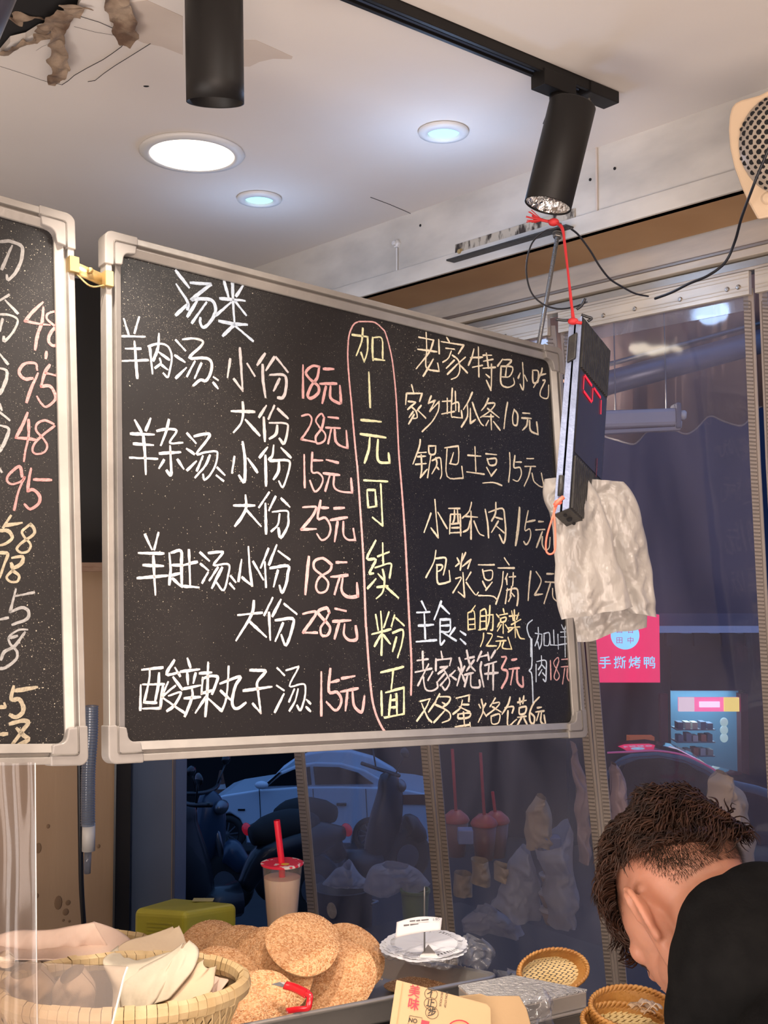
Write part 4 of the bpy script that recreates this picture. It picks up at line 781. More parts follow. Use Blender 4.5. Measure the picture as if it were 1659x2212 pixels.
def edgept(pts, v):
    n = len(pts) - 1; i = min(int(v * n), n - 1); t = v * n - i; b_, c = pts[i], pts[i + 1]
    a = pts[i - 1] if i else (2 * b_[0] - c[0], 2 * b_[1] - c[1]); d = pts[i + 2] if i + 2 <= n else (2 * c[0] - b_[0], 2 * c[1] - b_[1])
    return tuple(.5 * (2 * b_[k] + (c[k] - a[k]) * t + (2 * a[k] - 5 * b_[k] + 4 * c[k] - d[k]) * t * t + (3 * b_[k] - a[k] - 3 * c[k] + d[k]) * t ** 3) for k in (0, 1))
def pouch(lp, rp, d, bulge=.012, crump=.008, nu=36, nv=44, seed=0, freq=14, dd=0.0, back=True, folds=None):
    b = MB()
    def mk(sign):
        def fn(u, v):
            a = edgept(lp, v); c = edgept(rp, v); x = a[0] * (1 - u) + c[0] * u; y = a[1] * (1 - u) + c[1] * u
            e = math.sin(PI * u) ** .5 if 0 < u < 1 else 0
            p = P(x, y, d + dd * v)
            k = crump * (noise.noise(V((p.x * freq * 1.6, p.z * freq * .7, seed + sign))) + .6 * abs(noise.noise(V((p.x * freq * 3.1 + p.z * freq, p.z * freq * 1.2, seed + 3)))) ) 
            k += crump * .5 * noise.noise(V((p.x * freq * 5 - p.z * freq * 3, p.z * freq * 4, seed + 9)))
            if folds: k += folds * math.sin(u * 14 + 3 * v + seed) * (.4 + .6 * v)
            if crump > .004: p = p + V((noise.noise(V((p.x * freq * 1.3, p.z * freq * 1.3, seed + 20))), 0, noise.noise(V((p.x * freq * 1.3, p.z * freq * 1.3, seed + 40))))) * crump * .55
            return p + V((0, -sign, 0)) * (bulge * e + .001) + V((.3, -1, 0)) * k * (e if sign else 1)
        return fn
    b.grid(mk(1), nu, nv)
    if back: b.grid(mk(-1), nu // 2, nv // 2)
    return b
bagspec = [
 ('translucent white plastic bag at the front of the bunch, glossy flat face', [(1196, 1045), (1178, 1060), (1190, 1120), (1197, 1200), (1200, 1290), (1214, 1340)], [(1270, 1035), (1300, 1080), (1318, 1150), (1340, 1230), (1352, 1280), (1366, 1312)], 1.905, 0, .013, .010),
 ('white plastic bag hanging at the right of the bunch behind the display', [(1240, 1035), (1240, 1080), (1270, 1160), (1300, 1220), (1330, 1280), (1364, 1325)], [(1345, 1042), (1372, 1075), (1390, 1140), (1402, 1210), (1411, 1280), (1418, 1332)], 1.935, 4, .016, .012),
 ('long white plastic bag at the back with a ragged lower edge', [(1200, 1060), (1212, 1150), (1220, 1230), (1232, 1300), (1240, 1345), (1250, 1384)], [(1300, 1035), (1335, 1100), (1360, 1180), (1385, 1260), (1393, 1320), (1396, 1356)], 1.955, 8, .010, .012),
]
for i, (lb, lp, rp, d, sd, bu, cr_) in enumerate(bagspec):
    o = pouch(lp, rp, d, bulge=bu, crump=cr_, seed=sd, freq=16, folds=.003).build('plastic_bag', M['bag'], smooth=True); tag(o, lb, 'bag', 'white bags hanging behind the display')
b = MB(); b.tube(smoothpts([P(1175, 1062, 1.90), P(1176, 1040, 1.90), P(1195, 1033, 1.905), P(1215, 1040, 1.91)], 6), [.004, .006, .008, .010, .012, .013, .013, .013, .012, .012, .012, .012, .012, .012, .012, .012, .012, .012, .01][:19], 10)
o = pouch([(1176, 1036), (1174, 1062), (1186, 1100), (1196, 1130)], [(1222, 1030), (1224, 1060), (1222, 1100), (1216, 1135)], 1.895, bulge=.014, crump=.012, seed=21).build('plastic_bag', M['bag'], smooth=True); tag(o, 'bunched white bag handle curling left of the display', 'bag', 'white bags hanging behind the display')

# ------------------------------------------------------------------ the street outside
def GZ(d): return -.213 * (d - 3.5)
b = MB(); b.add([(-26, 3.9, GZ(3.9)), (26, 1.0, GZ(3.9)), (30, 34, GZ(34)), (-26, 34, GZ(34))], [(0, 1, 2, 3)])
M['asphalt'] = mat('night_asphalt', (.007, .0075, .010), .7, var=(.011, .0115, .014), vscale=3, bump=.2, bscale=60)
g = struct(b.build('ground', M['asphalt'], org=(0, 10, GZ(10)))); g['label'] = 'dark asphalt street'
M['night'] = mat('dark_facade', (.012, .013, .022), .8, var=(.02, .022, .036), vscale=.6)
M['night2'] = mat('navy_facade_panel', (.030, .040, .085), .6, var=(.045, .055, .11), vscale=.5)
M['band'] = mat('pale_facade_band', (.11, .12, .19), .6)
M['maroon'] = mat('maroon_pillar', (.14, .018, .03), .5)
def DC(px): return (PW(px, 1700, CU) - CAM).dot(FW)
# far building with pink sign and lit shop
DB = 24.0
def bx(name, mats, x0, y0, x1, y1, d, th, parent=None, **k):
    a = P(x0, y0, d); c = P(x1, y1, d); b = MB(); b.box(((a.x + c.x) / 2, (a.y + c.y) / 2 + th / 2, (a.z + c.z) / 2), (abs(c.x - a.x), th, abs(a.z - c.z))); return b.build(name, mats, parent, **k)
bl = thing('shop_building', 'dark navy building across the street with a pink lit sign and open shop front', 'building', P(1450, 1700, DB))
bx('wall', M['night2'], 1230, 400, 1720, 1325, DB, .4, bl)
bx('wall', M['night'], 1230, 1370, 1450, 1900, DB, .4, bl)
bx('wall', M['night'], 1610, 1370, 1780, 1900, DB, .4, bl)
bx('wall', M['night'], 1450, 1370, 1610, 1490, DB, .4, bl)
bx('ledge', M['band'], 1230, 1325, 1720, 1352, DB - .25, .6, bl)
for x in (1440, 1500, 1560, 1612): bx('air_vent', M['night'], x, 1368, x + 34, 1395, DB - .1, .2, bl)
for x in (1428, 1602): bx('pillar', M['maroon'], x, 1500, x + 16, 1760, DB - .15, .3, bl)
bx('back_wall', mat('shop_interior_wall', (.10, .22, .32), .6), 1450, 1490, 1610, 1800, DB + 2, .1, bl)
bx('ceiling_panel', M['band'], 1450, 1488, 1610, 1492, DB + .2, 1.9, bl)
s1 = bx('menu_lightbox', emis('lightbox_pink', (1, .18, .42), 1.1), 1467, 1507, 1597, 1537, DB - .05, .1, bl)
bx('picture_panel', emis('lightbox_pale', (.85, .65, .75), 1.0), 1467, 1507, 1500, 1537, DB - .12, .06, s1)
bx('picture_panel', emis('lightbox_yellow', (1, .72, .22), 1.0), 1565, 1507, 1597, 1537, DB - .12, .06, s1)
bx('text_panel', emis('lightbox_text', (.95, .7, 1), 1.3), 1512, 1516, 1555, 1528, DB - .12, .06, s1)
shm = mat('shop_shelf', (.25, .30, .36), .5)
for j, y in enumerate((1555, 1582, 1612)):
    sh = bx('shelf', shm, 1462, y + 20, 1545, y + 23, DB + .6, .5, bl)
    for i in range(5):
        x = 1466 + i * 16 + random.uniform(-2, 2); bx('shop_goods', mat('goods_%d_%d' % (i, j), random.choice([(.5, .45, .4), (.25, .3, .4), (.5, .2, .15), (.6, .6, .62), (.1, .12, .2)]), .6), x, y + random.uniform(2, 8), x + 11, y + 20, DB + .6, .3, bl)
for z_ in range(3): b = MB(); q = P(1564, 1560 + z_ * 17, DB + .3); b.ball(q, (.09, .06, .10), 8); b.build('white_ornament', emis('ornament', (.6, .85, .9), .6), bl, smooth=True)
bx('lit_kiosk', emis('kiosk_orange', (.9, .22, .08), .22), 1360, 1592, 1414, 1622, DB - .6, .3, bl)
light('shop_light', 'AREA', P(1530, 1500, DB + 1.2), 60, (.55, .85, 1), 1.6, P(1530, 1700, DB + 1.2))
# pink sign
sg = thing('pink_shop_sign', 'glowing pink square shop sign with a pale blue disc and four characters', 'sign', P(1355, 1475, DB - .6))
bx('lit_panel', emis('sign_pink', (1, .035, .16), 1.0), 1284, 1328, 1425, 1474, DB - .6, .3, sg)
cyan = emis('sign_cyan', (.32, .72, 1), 1.15)
b = MB(); q = P(1350, 1372, DB - .62); b.lathe(q, axes((0, -1, 0)), [(.30, 0), (.30, .02), (.0001, .02)], 40); b.build('round_emblem', cyan, sg)
def text(name, body, o, R, size, m, parent, ext=.002, sx=1.0, bold=0, align='CENTER', label=None):
    c = bpy.data.curves.new(name, 'FONT'); c.body = body; c.size = 1; c.extrude = 0; c.align_x = align; c.align_y = 'CENTER'; c.offset = bold
    tmp = bpy.data.objects.new(name, c); COL.objects.link(tmp); dg = bpy.context.evaluated_depsgraph_get(); me = bpy.data.meshes.new_from_object(tmp.evaluated_get(dg)); bpy.data.objects.remove(tmp); bpy.data.curves.remove(c)
    b = MB(); b.add([V(o) + R @ V((v.co.x * size * sx, v.co.y * size, 0)) for v in me.vertices], [tuple(p.vertices) for p in me.polygons]); bpy.data.meshes.remove(me)
    return b.build(name, m, parent, label=label, solid=ext)
RS = Matrix(((1, 0, 0), (0, 0, -1), (0, 1, 0)))
for i, ch in enumerate('手撕烤鸭'): text('sign_character', ch, P(1307 + i * 32, 1433, DB - .63), RS, .27, cyan, sg, .01, bold=.007)
for i in range(2):
    for j in range(2): text('emblem_character', '口田日中'[i * 2 + j], P(1338 + i * 24, 1362 + j * 22, DB - .66), RS, .15, emis('emblem_mark', (.75, .15, .55), .7) if i + j == 0 else bpy.data.materials['emblem_mark'], sg, .005)
bx('caption_bar', emis('caption_pale', (1, .45, .65), .9), 1336, 1460, 1415, 1466, DB - .63, .02, sg)
bx('sign_back_wall', M['night'], 700, 200, 1232, 1500, DB + 4, .3, bl)
# buildings to the left: black at night
bq = bx('dark_building', M['hole'], -260, 300, 700, 1960, 33, .5); tag(bq, 'black unlit building behind the white car', 'building')
bq = bx('dark_building', M['night'], 700, 300, 1250, 1960, 31, .5); tag(bq, 'dark building seen through the two seamed curtains', 'building')

# white car
CD = 19.0
M['carw'] = mat('white_car_paint', (.62, .70, .80), .3, coat=.4)
M['glass'] = mat('dark_car_glass', (.006, .007, .010), .06, spec=.8)
M['tyre'] = mat('tyre_rubber', (.010, .010, .011), .8)
M['rim'] = mat('alloy_wheel', (.20, .21, .24), .3, .8)
car = thing('car', 'white hatchback parked across the street, seen side-on beyond the doorway', 'car', P(690, 1838, CD))
AX = V((.10, 1, -.02)).normalized()
def cp(x, y, off=0): return P(x, y, CD) + AX * off
body = [(437, 1808), (436, 1775), (437, 1752), (443, 1738), (456, 1727), (482, 1718), (520, 1712), (552, 1707), (640, 1700), (740, 1699), (830, 1702), (880, 1707), (925, 1716), (938, 1732), (941, 1770), (936, 1815), (930, 1822), (845, 1826), (840, 1800), (825, 1784), (800, 1778), (775, 1786), (762, 1804), (758, 1828), (640, 1829), (532, 1828), (529, 1800), (518, 1770), (496, 1756), (474, 1762), (460, 1780), (455, 1806), (448, 1812)]
b = MB(); b.prism([cp(*p) for p in body], AX * 1.7); b.build('body', M['carw'], car, bevel=.10, seg=4, smooth=False)
b = MB(); gh0 = [(556, 1706), (580, 1686), (606, 1668), (636, 1655), (680, 1648), (735, 1650), (785, 1664), (830, 1690), (850, 1704)]
n = len(gh0); b.add([cp(*p, .08) for p in gh0] + [cp(p[0] + 0, p[1], .16 + .004 * (1706 - p[1])) for p in gh0] + [cp(*p, 1.5) for p in gh0], [tuple(range(n))] + [(i, i + n, i + 1 + n, i + 1) for i in range(n - 1)] + [(i + n, i + 2 * n, i + 1 + 2 * n, i + 1 + n) for i in range(n - 1)] + [tuple(range(2 * n, 3 * n))])
b.build('cabin', M['carw'], car, bevel=.03)
for pts in ([(578, 1699), (606, 1675), (634, 1663), (668, 1657), (672, 1696)], [(680, 1696), (676, 1657), (730, 1658), (772, 1670), (806, 1694)], [(562, 1703), (602, 1669), (606, 1670), (572, 1702)]):
    b = MB(); b.prism([cp(*p, .035) for p in pts], AX * .08); b.build('side_window', M['glass'], car)
def wheel(x, y, r_):
    c = cp(x, y, -.02); R = axes(-AX); s = r_ / F * CD
    w_ = MB(); w_.lathe(c, R, [(s * .68, .02), (s * .72, .06), (s * .95, .07), (s, .04), (s, -.16), (s * .9, -.2)], 36, cap=False); o = w_.build('wheel', M['tyre'], car, smooth=True)
    w_ = MB(); w_.lathe(c, R, [(s * .70, .03), (s * .66, .05), (s * .62, -.02)], 36, cap=False)
    w_.lathe(c, R, [(s * .16, .03), (s * .14, .05), (.0001, .055)], 16)
    for i in range(10):
        a = 2 * PI * i / 10; w_.beam(c + R @ V((s * .1 * math.cos(a), s * .1 * math.sin(a), .03)), c + R @ V((s * .66 * math.cos(a + .12), s * .66 * math.sin(a + .12), .025)), s * .07, .03, up=AX)
    w_.build('alloy_rim', M['rim'], o)
wheel(492, 1800, 38); wheel(800, 1803, 38)
b = MB(); b.ball(cp(568, 1693, -.12), (.12, .07, .07), 8); b.build('wing_mirror', M['carw'], car, smooth=True)
for x in (632, 738): b = MB(); b.box(cp(x, 1737, -.02), (.17, .05, .05)); b.build('door_handle', M['glass'], car, bevel=.01)
for x in (676, 560, 790):
    b = MB(); b.tube([cp(x, 1704, -.002), cp(x + 3, 1760, -.002), cp(x + 1, 1815, -.002)], .008, 4); b.build('door_seam', M['glass'], car)
b = MB(); b.prism([cp(*p, -.03) for p in [(441, 1744), (462, 1729), (470, 1732), (452, 1748)]], AX * .2); b.build('headlight', M['glass'], car)
b = MB(); b.prism([cp(*p, -.03) for p in [(842, 1717), (915, 1716), (936, 1724), (938, 1738), (860, 1737)]], AX * .2); b.build('tail_light', mat('tail_light_red', (.10, .012, .012), .3), car)
b = MB(); b.beam(cp(534, 1822, -.01), cp(758, 1823, -.01), .05, .10, up=AX); b.build('side_sill', M['rim'], car)
b = MB(); b.box(cp(522, 1749, -.01), (.12, .02, .03)); b.build('side_badge', M['glass'], car)
# traffic cone
q = P(477, 1712, 21.5)
t = thing('traffic_cone', 'dim traffic cone with a pale band behind the white car', 'cone', q)
b = MB(); b.lathe(q, I3, [(.15, 0), (.15, .03), (.11, .03), (.03, .42), (.0001, .43)], 20); b.box(q + Z * .012, (.34, .34, .024)); b.build('cone_body', mat('cone_dull_orange', (.12, .05, .03), .6), t)
b = MB(); b.lathe(q, I3, [(.103, .08), (.074, .20)], 20, cap=False); b.build('reflective_band', mat('cone_band', (.40, .42, .45), .5), t)
# dark parked car with pink reflections on its roof
DK = 17.0
t = thing('car', 'dark parked car with a pink line of light along its roof', 'car', P(1440, 1800, DK))
pr = [(1290, 1760), (1292, 1700), (1310, 1668), (1330, 1640), (1365, 1628), (1420, 1624), (1480, 1634), (1530, 1655), (1570, 1684), (1640, 1700), (1700, 1720), (1705, 1800), (1290, 1800)]
b = MB(); b.prism([P(x, y, DK) for x, y in pr], AX * 1.6); b.build('body', mat('dark_car_paint', (.010, .010, .016), .12, coat=1), t, bevel=.14, seg=4, smooth=True)
b = MB(); b.prism([P(x, y, DK - .02) for x, y in [(1335, 1690), (1352, 1650), (1380, 1640), (1430, 1637), (1485, 1650), (1545, 1690)]], AX * .04); b.build('side_window', M['glass'], t)
b = MB(); b.tube(smoothpts([P(x, y, DK - .03) for x, y in [(1312, 1626), (1360, 1624), (1420, 1622), (1480, 1632), (1530, 1655), (1562, 1676)]], 5), .016, 6); b.build('roof_highlight', mat('pink_highlight', (.75, .16, .28), .3, emit=(.6, .08, .2), est=.35), t, smooth=True)  # glowing tube drawn as the pink highlight along the roof
wheel_ = None

# scooters in the dark just beyond the door
M['scoot'] = mat('glossy_dark_scooter', (.004, .006, .011), .4, coat=.3)
M['scootb'] = mat('blue_scooter_fairing', (.022, .045, .085), .35, coat=.2)
def scooter(px, py, d, yaw, label, fairing, k=1.0):
    o = P(px, py, d); t = thing('scooter', label, 'scooter', o)
    Rz = Matrix.Rotation(yaw, 3, 'Z')
    L_ = lambda x, y, z: o + Rz @ (V((x, y, z)) * k)
    for x in (-.58, .62):
        b = MB(); b.lathe(L_(x, 0, .24), Rz @ axes((0, 1, 0)), [(.12 * k, -.04 * k), (.20 * k, -.045 * k), (.24 * k, -.02 * k), (.24 * k, .02 * k), (.20 * k, .045 * k), (.12 * k, .04 * k)], 28); w_ = b.build('wheel', M['tyre'], t, smooth=True)
        b = MB(); b.lathe(L_(x, 0, .24), Rz @ axes((0, 1, 0)), [(.0001, -.05 * k), (.11 * k, -.045 * k), (.11 * k, .045 * k), (.0001, .05 * k)], 20); b.build('hub', M['rim'], w_)
    b = MB(); b.tube(smoothpts([L_(-.85, 0, .62), L_(-.55, 0, .60), L_(-.2, 0, .52), L_(-.02, 0, .30)], 5), [k * x for x in (.05, .07, .09, .11, .125, .13, .13, .13, .125, .12, .11, .10, .09, .08, .07, .06)], 12, flat=1.15); b.build('rear_body', M['scoot'], t, smooth=True)
    b = MB(); b.tube(smoothpts([L_(-.62, 0, .72), L_(-.35, 0, .73), L_(-.08, 0, .68)], 5), [k * x for x in (.06, .09, .11, .115, .12, .12, .12, .115, .11, .09, .07)], 12, flat=1); b.build('seat', M['tyre'], t, smooth=True)
    b = MB(); b.tube([L_(.02, 0, .24), L_(.34, 0, .22)], [.13 * k, .12 * k], 10); b.build('footboard', M['scoot'], t, smooth=True)
    b = MB(); b.tube(smoothpts([L_(.30, 0, .22), L_(.40, 0, .50), L_(.46, 0, .80), L_(.42, 0, .98)], 5), [k * x for x in (.10, .13, .15, .165, .17, .175, .175, .17, .16, .15, .14, .13, .12, .11, .09, .06)], 12, flat=.6); b.build('front_fairing', fairing, t, smooth=True)
    b = MB(); b.tube(smoothpts([L_(.62, 0, .50), L_(.66, 0, .49), L_(.80, 0, .36)], 4), [k * x for x in (.05, .09, .10, .11, .11, .10, .09, .08, .05)], 10); b.build('mudguard', fairing, t, smooth=True)
    b = MB(); b.tube([L_(.62, 0, .24), L_(.44, 0, .94)], .03 * k, 8); b.build('fork', M['rim'], t, smooth=True)
    b = MB(); b.tube(smoothpts([L_(.36, -.34, 1.02), L_(.44, -.12, .99), L_(.44, .12, .99), L_(.36, .34, 1.02)], 4), .018 * k, 8); b.build('handlebar', M['scoot'], t, smooth=True)
    for s in (-1, 1):
        b = MB(); b.tube([L_(.42, s * .18, 1.0), L_(.44, s * .28, 1.16)], .007 * k, 6); m_ = b.build('mirror', M['scoot'], t, smooth=True); b = MB(); b.ball(L_(.44, s * .30, 1.20), (.02 * k, .07 * k, .045 * k), 8, Rz); b.build('mirror_glass', M['glass'], m_, smooth=True)
    b = MB(); b.ball(L_(.56, 0, .86), (.05 * k, .09 * k, .06 * k), 8, Rz); b.build('headlight', M['rim'], t, smooth=True)
    b = MB(); b.ball(L_(-.88, 0, .64), (.03 * k, .08 * k, .05 * k), 8, Rz); b.build('tail_light', mat('scooter_tail_red', (.35, .01, .02), .2, emit=(.5, .01, .03), est=.25), t, smooth=True)
scooter(350, 1955, 8.0, -.35, 'blue-grey scooter parked just beyond the navy pillar', M['scootb'], .85)
scooter(520, 2010, 6.6, PI + .5, 'black scooter parked in the dark behind the yellow box', M['scoot'], .8)
scooter(740, 1930, 7.6, .5, 'black scooter seen through the left curtain in front of the white car', M['scoot'], .8)

# awning with scalloped edge
M['awn'] = mat('brown_awning_canvas', (.50, .35, .29), .8, var=(.44, .30, .25), vscale=2)
translucent(M['awn'], (.35, .22, .18), .4)
sc_pts = [(900, 935), (960, 955), (1010, 930), (1070, 905), (1120, 930), (1170, 960), (1215, 940), (1260, 920), (1306, 941), (1335, 953), (1365, 961), (1382, 950), (1400, 932), (1430, 931), (1457, 931), (1470, 937), (1484, 938), (1505, 925), (1530, 900), (1545, 898), (1560, 907), (1592, 921), (1608, 915), (1620, 899), (1640, 880), (1660, 877), (1700, 900), (1740, 915), (1780, 890), (1830, 870)]
DA = 3.9
b = MB(); n = len(sc_pts); top = [(x, 470 - (x - 900) * .12) for x, y in sc_pts]
b.add([P(x, y, DA) + V((0, .02 * math.sin(x * .05), 0)) for x, y in sc_pts] + [P(x, y, DA - .5) for x, y in top], [(i, i + 1, i + 1 + n, i + n) for i in range(n - 1)])
t = thing('awning', 'brown canvas awning with a scalloped valance outside the curtains', 'awning', P(1400, 940, DA))
b.build('canvas', M['awn'], t, smooth=True, solid=.003)
b = MB(); b.tube(smoothpts([P(x, y, DA - .004) + V((0, .02 * math.sin(x * .05), 0)) for x, y in sc_pts], 3), .0035, 6); b.build('edge_binding', M['strip'], t, smooth=True)
b = MB(); b.tube([P(1150, 872, DA - .35), P(1700, 722, DA - .40)], .038, 20); b.build('roller_tube', mat('blue_grey_tube', (.20, .21, .27), .35, .4), t, smooth=True)
b = MB(); b.tube([P(1150, 832, DA - .32), P(1700, 682, DA - .36)], .008, 8); b.build('cross_bar', M['rod'], t, smooth=True)
t = thing('tube_light_fixture', 'unlit white tube light housing with two round end caps under the awning', 'light fixture', P(1400, 930, 3.45))
for x in (1330, 1440): b = MB(); b.tube([P(x, 900, 3.45), P(x, 900, 3.45) + V((0, .03, .62))], .002, 6); b.build('hanger_wire', M['rod'], t)
b = MB(); b.beam(P(1290, 908, 3.45), P(1462, 902, 3.45), .06, .055); b.build('housing', mat('dull_white_housing', (.42, .41, .46), .5), t, bevel=.012)
b = MB(); b.beam(P(1290, 935, 3.44), P(1468, 926, 3.44), .03, .012); b.build('reflector_lip', mat('lip_grey', (.30, .29, .33), .5), t, bevel=.003)
b = MB(); b.beam(P(1454, 900, 3.45), P(1466, 900, 3.45), .075, .08); b.build('end_plate', mat('end_plate_grey', (.16, .16, .19), .5), t, bevel=.006)
for y, x in ((896, 1480), (916, 1470)):
    b = MB(); b.lathe(P(x - 10, y, 3.43), axes((1, -.3, -.1)), [(.014, 0), (.015, .012), (.010, .018), (.0001, .018)], 16); b.build('tube_end', M['white'], t, smooth=True)

ol_ = WP(.35, CU - .75, 2.12)  # unseen fill lamp added to brighten the goods behind the curtains
t = thing('stall_lamp', 'added fill bulb under the awning, hidden behind the chalkboard to brighten the outside counter', 'lamp', ol_)
b = MB(); b.ball(ol_, .03, 10); b.build('bulb', emis('bulb_glow', (1, .9, .8), 3), t, smooth=True)
b = MB(); b.tube([ol_ + Z * .03, ol_ + Z * .30], .006, 6); b.build('flex', M['blackcable'], t)
light('stall_lamp_light', 'POINT', ol_ - Z * .05, 24, (1, .88, .80), .05)
# ------------------------------------------------------------------ goods on the outside counter, seen through the film
M['obag'] = mat('cloudy_bag', (.52, .50, .52), .4, var=(.42, .40, .44), vscale=14, bump=.5, bscale=18); translucent(M['obag'], (.5, .5, .55), .35, .25)
M['kraft2'] = mat('brown_paper', (.46, .34, .22), .8, var=(.38, .28, .18), vscale=10, bump=.2)
M['pinkbag'] = mat('dusky_pink_bag', (.40, .27, .24), .6, var=(.32, .21, .19), vscale=9, bump=.4, bscale=14)
t0 = P(900, 2035, 3.3)
b = MB(); zt_ = P(900, 2035, DC(900) + .3).z - .02
ca0 = wa(PW(668, 2000, CU)); b.box(WP((ca0 + 1.9) / 2, CU - .42, zt_ - .02), (1.9 - ca0, .5, .04), RW); tq = thing('outside_counter', 'dark narrow counter outside the curtains carrying bags and cups', 'counter', WP(.4, CU - .42, -.2)); b.build('counter_top', M['darkw'], tq)
for a in (ca0 + .1, 1.8):
    MB().box(WP(a, CU - .42, zt_ / 2 - .1), (.06, .45, zt_ + .2 - .04), RW).build('leg', M['darkw'], tq)
def dd_(px): return DC(px) + .22
def ibag(lp, rp, label, m='obag', bulge=.05, crump=.035, seed=0, extra=0, name='plastic_bag', cat='bag', freq=14):
    px = (lp[0][0] + rp[0][0]) / 2
    o = pouch(lp, rp, dd_(px) + extra, bulge=bulge, crump=crump, seed=seed, nu=24, nv=24, freq=freq).build(name, M[m], smooth=True); tag(o, label, cat); return o
ibag([(738, 1862), (712, 1885), (700, 1915)], [(762, 1865), (790, 1890), (805, 1918)], 'small cloudy plastic bag with a peaked top, far left on the outside counter', seed=1, bulge=.04)
ibag([(830, 1868), (795, 1885), (788, 1925)], [(880, 1866), (905, 1880), (932, 1918)], 'rounded heap of cloudy plastic bag left of the first zipped seam', seed=2)
ibag([(1125, 1835), (1085, 1900), (1062, 1960)], [(1140, 1838), (1160, 1900), (1168, 1985)], 'tall grey translucent bag between the cups and the bowls', seed=3, bulge=.06)
ibag([(1020, 1968), (1000, 1985), (1004, 2012)], [(1075, 1962), (1115, 1980), (1132, 2018)], 'long white roll of film lying low on the outside counter', seed=4, bulge=.04)
ibag([(1160, 1712), (1138, 1760), (1134, 1830)], [(1172, 1712), (1192, 1760), (1202, 1835)], 'tan paper bag hanging with folded front above the bowls', 'kraft2', seed=6, bulge=.04, crump=.03)
ibag([(1162, 1835), (1170, 1900), (1180, 1990)], [(1228, 1770), (1240, 1860), (1245, 1990)], 'large clear bag holding stacked bowls beside the seam', seed=7, bulge=.09, extra=-.02)
ibag([(1232, 1600), (1238, 1700), (1243, 1800), (1246, 1850)], [(1252, 1600), (1262, 1700), (1272, 1800), (1276, 1850)], 'dusky pink strip of hanging bag just left of the second seam', 'pinkbag', seed=8, bulge=.02)
ibag([(1322, 1640), (1322, 1720), (1330, 1985)], [(1332, 1640), (1352, 1720), (1372, 1800), (1380, 1985)], 'dusky pink hanging bag just right of the second seam', 'pinkbag', seed=9, bulge=.03, extra=0)
ibag([(1420, 1700), (1385, 1718), (1375, 1745), (1372, 1990)], [(1440, 1700), (1465, 1712), (1470, 1745), (1476, 1990)], 'pale rounded bag above the left of the hair', 'obag', seed=10, bulge=.04, extra=.03)
ibag([(1545, 1675), (1522, 1700), (1505, 1800), (1500, 1985)], [(1585, 1676), (1610, 1720), (1625, 1800), (1630, 1985)], 'beige crumpled bag with a peaked top above the hair', 'kraft2', seed=11, bulge=.05, extra=.03)
for i, (x, y, w_) in enumerate(((1000, 1932, 34), (1038, 1908, 36), (1086, 1905, 40))):
    h_ = (46, 52, 38)[i]
    ibag([(x - w_ / 2, y - h_), (x - w_ / 2, y - h_ / 2), (x - w_ / 2 - 1, y)], [(x + w_ / 2, y - h_ + 2), (x + w_ / 2 + 1, y - h_ / 2), (x + w_ / 2, y)], ['rounded brown paper food bag left of the square one', 'square brown paper food bag with a frilled top', 'crumpled brown paper food bag right of the square one'][i], 'kraft2', seed=20 + i, bulge=.035, crump=.02, name='paper_bag', extra=-.02 * i)
for i, (x, y) in enumerate(((985, 1768), (1046, 1776), (1072, 1770))):
    d = dd_(x) + .12 + .1 * (i == 2); c = P(x, y + 80, d); s = d / F
    t = thing('takeaway_cup', ['takeaway cup with dull red lid nearest the first seam', 'takeaway cup with glowing red lid and red straw, in the middle', 'takeaway cup with red lid behind the middle cup'][i], 'cup', c)
    b = MB(); b.lathe(c, I3, [(20 * s, 0), (27 * s, 72 * s), (26 * s, 72 * s)], 28); b.build('cup_body', mat('brown_drink', (.20, .07, .05), .3), t, smooth=True)
    b = MB(); b.lathe(c, I3, [(28 * s, 72 * s), (30 * s, 76 * s), (26 * s, 84 * s), (12 * s, 96 * s), (.0001, 97 * s)], 28, cap=False); b.build('dome_lid', mat('red_dome_lid', (.50, .08, .05), .35), t, smooth=True)
    b = MB(); b.tube([c + V((2 * s, -.004, 60 * s)), P(x - 8, y - (150 if i < 2 else 60), d)], 3.5 * s, 8); b.build('straw', M['red'], t, smooth=True)
for i in range(4):
    d = dd_(1200) + .05; y = 1995 - i * 37; c = P(1200 - (i % 2) * 4, y, d); s = d / F
    t = thing('takeaway_bowl', ['lowest bowl of the takeaway stack beyond the curtain', 'second bowl up in the takeaway stack beyond the curtain', 'third bowl up in the takeaway stack beyond the curtain', 'topmost bowl of the takeaway stack, in the mouth of the clear bag'][i], 'bowl', c, 'takeaway bowls stacked outside the curtain')
    b = MB(); b.lathe(c, I3, [(22 * s, 0), (33 * s, 28 * s)], 28); b.build('bowl', mat('bowl_tan', (.40, .27, .22), .6), t, smooth=True)
    b = MB(); b.lathe(c, I3, [(35 * s, 28 * s), (36 * s, 32 * s), (30 * s, 35 * s), (.0001, 36 * s)], 28); b.build('lid', mat('bowl_lid', (.55, .52, .55), .3), t, smooth=False)
d = dd_(900); c = P(897, 2020, d); s = d / F
t = thing('green_bucket', 'dull green round bucket low behind the left curtain', 'bucket', c)
b = MB(); b.lathe(c, I3, [(24 * s, 0), (31 * s, 96 * s), (29 * s, 96 * s), (23 * s, 4 * s)], 28, cap=False); b.build('bucket', mat('green_plastic', (.12, .16, .04), .5), t, smooth=True)
b = MB(); b.lathe(c, I3, [(33 * s, 92 * s), (33 * s, 98 * s), (29 * s, 98 * s)], 28, cap=False); b.build('rim', mat('green_rim', (.15, .20, .06), .5), t)
d = dd_(730) + .1; c = P(740, 2040, d); s = d / F
t = thing('stock_pot', 'black stock pot low behind the left curtain', 'pot', c)
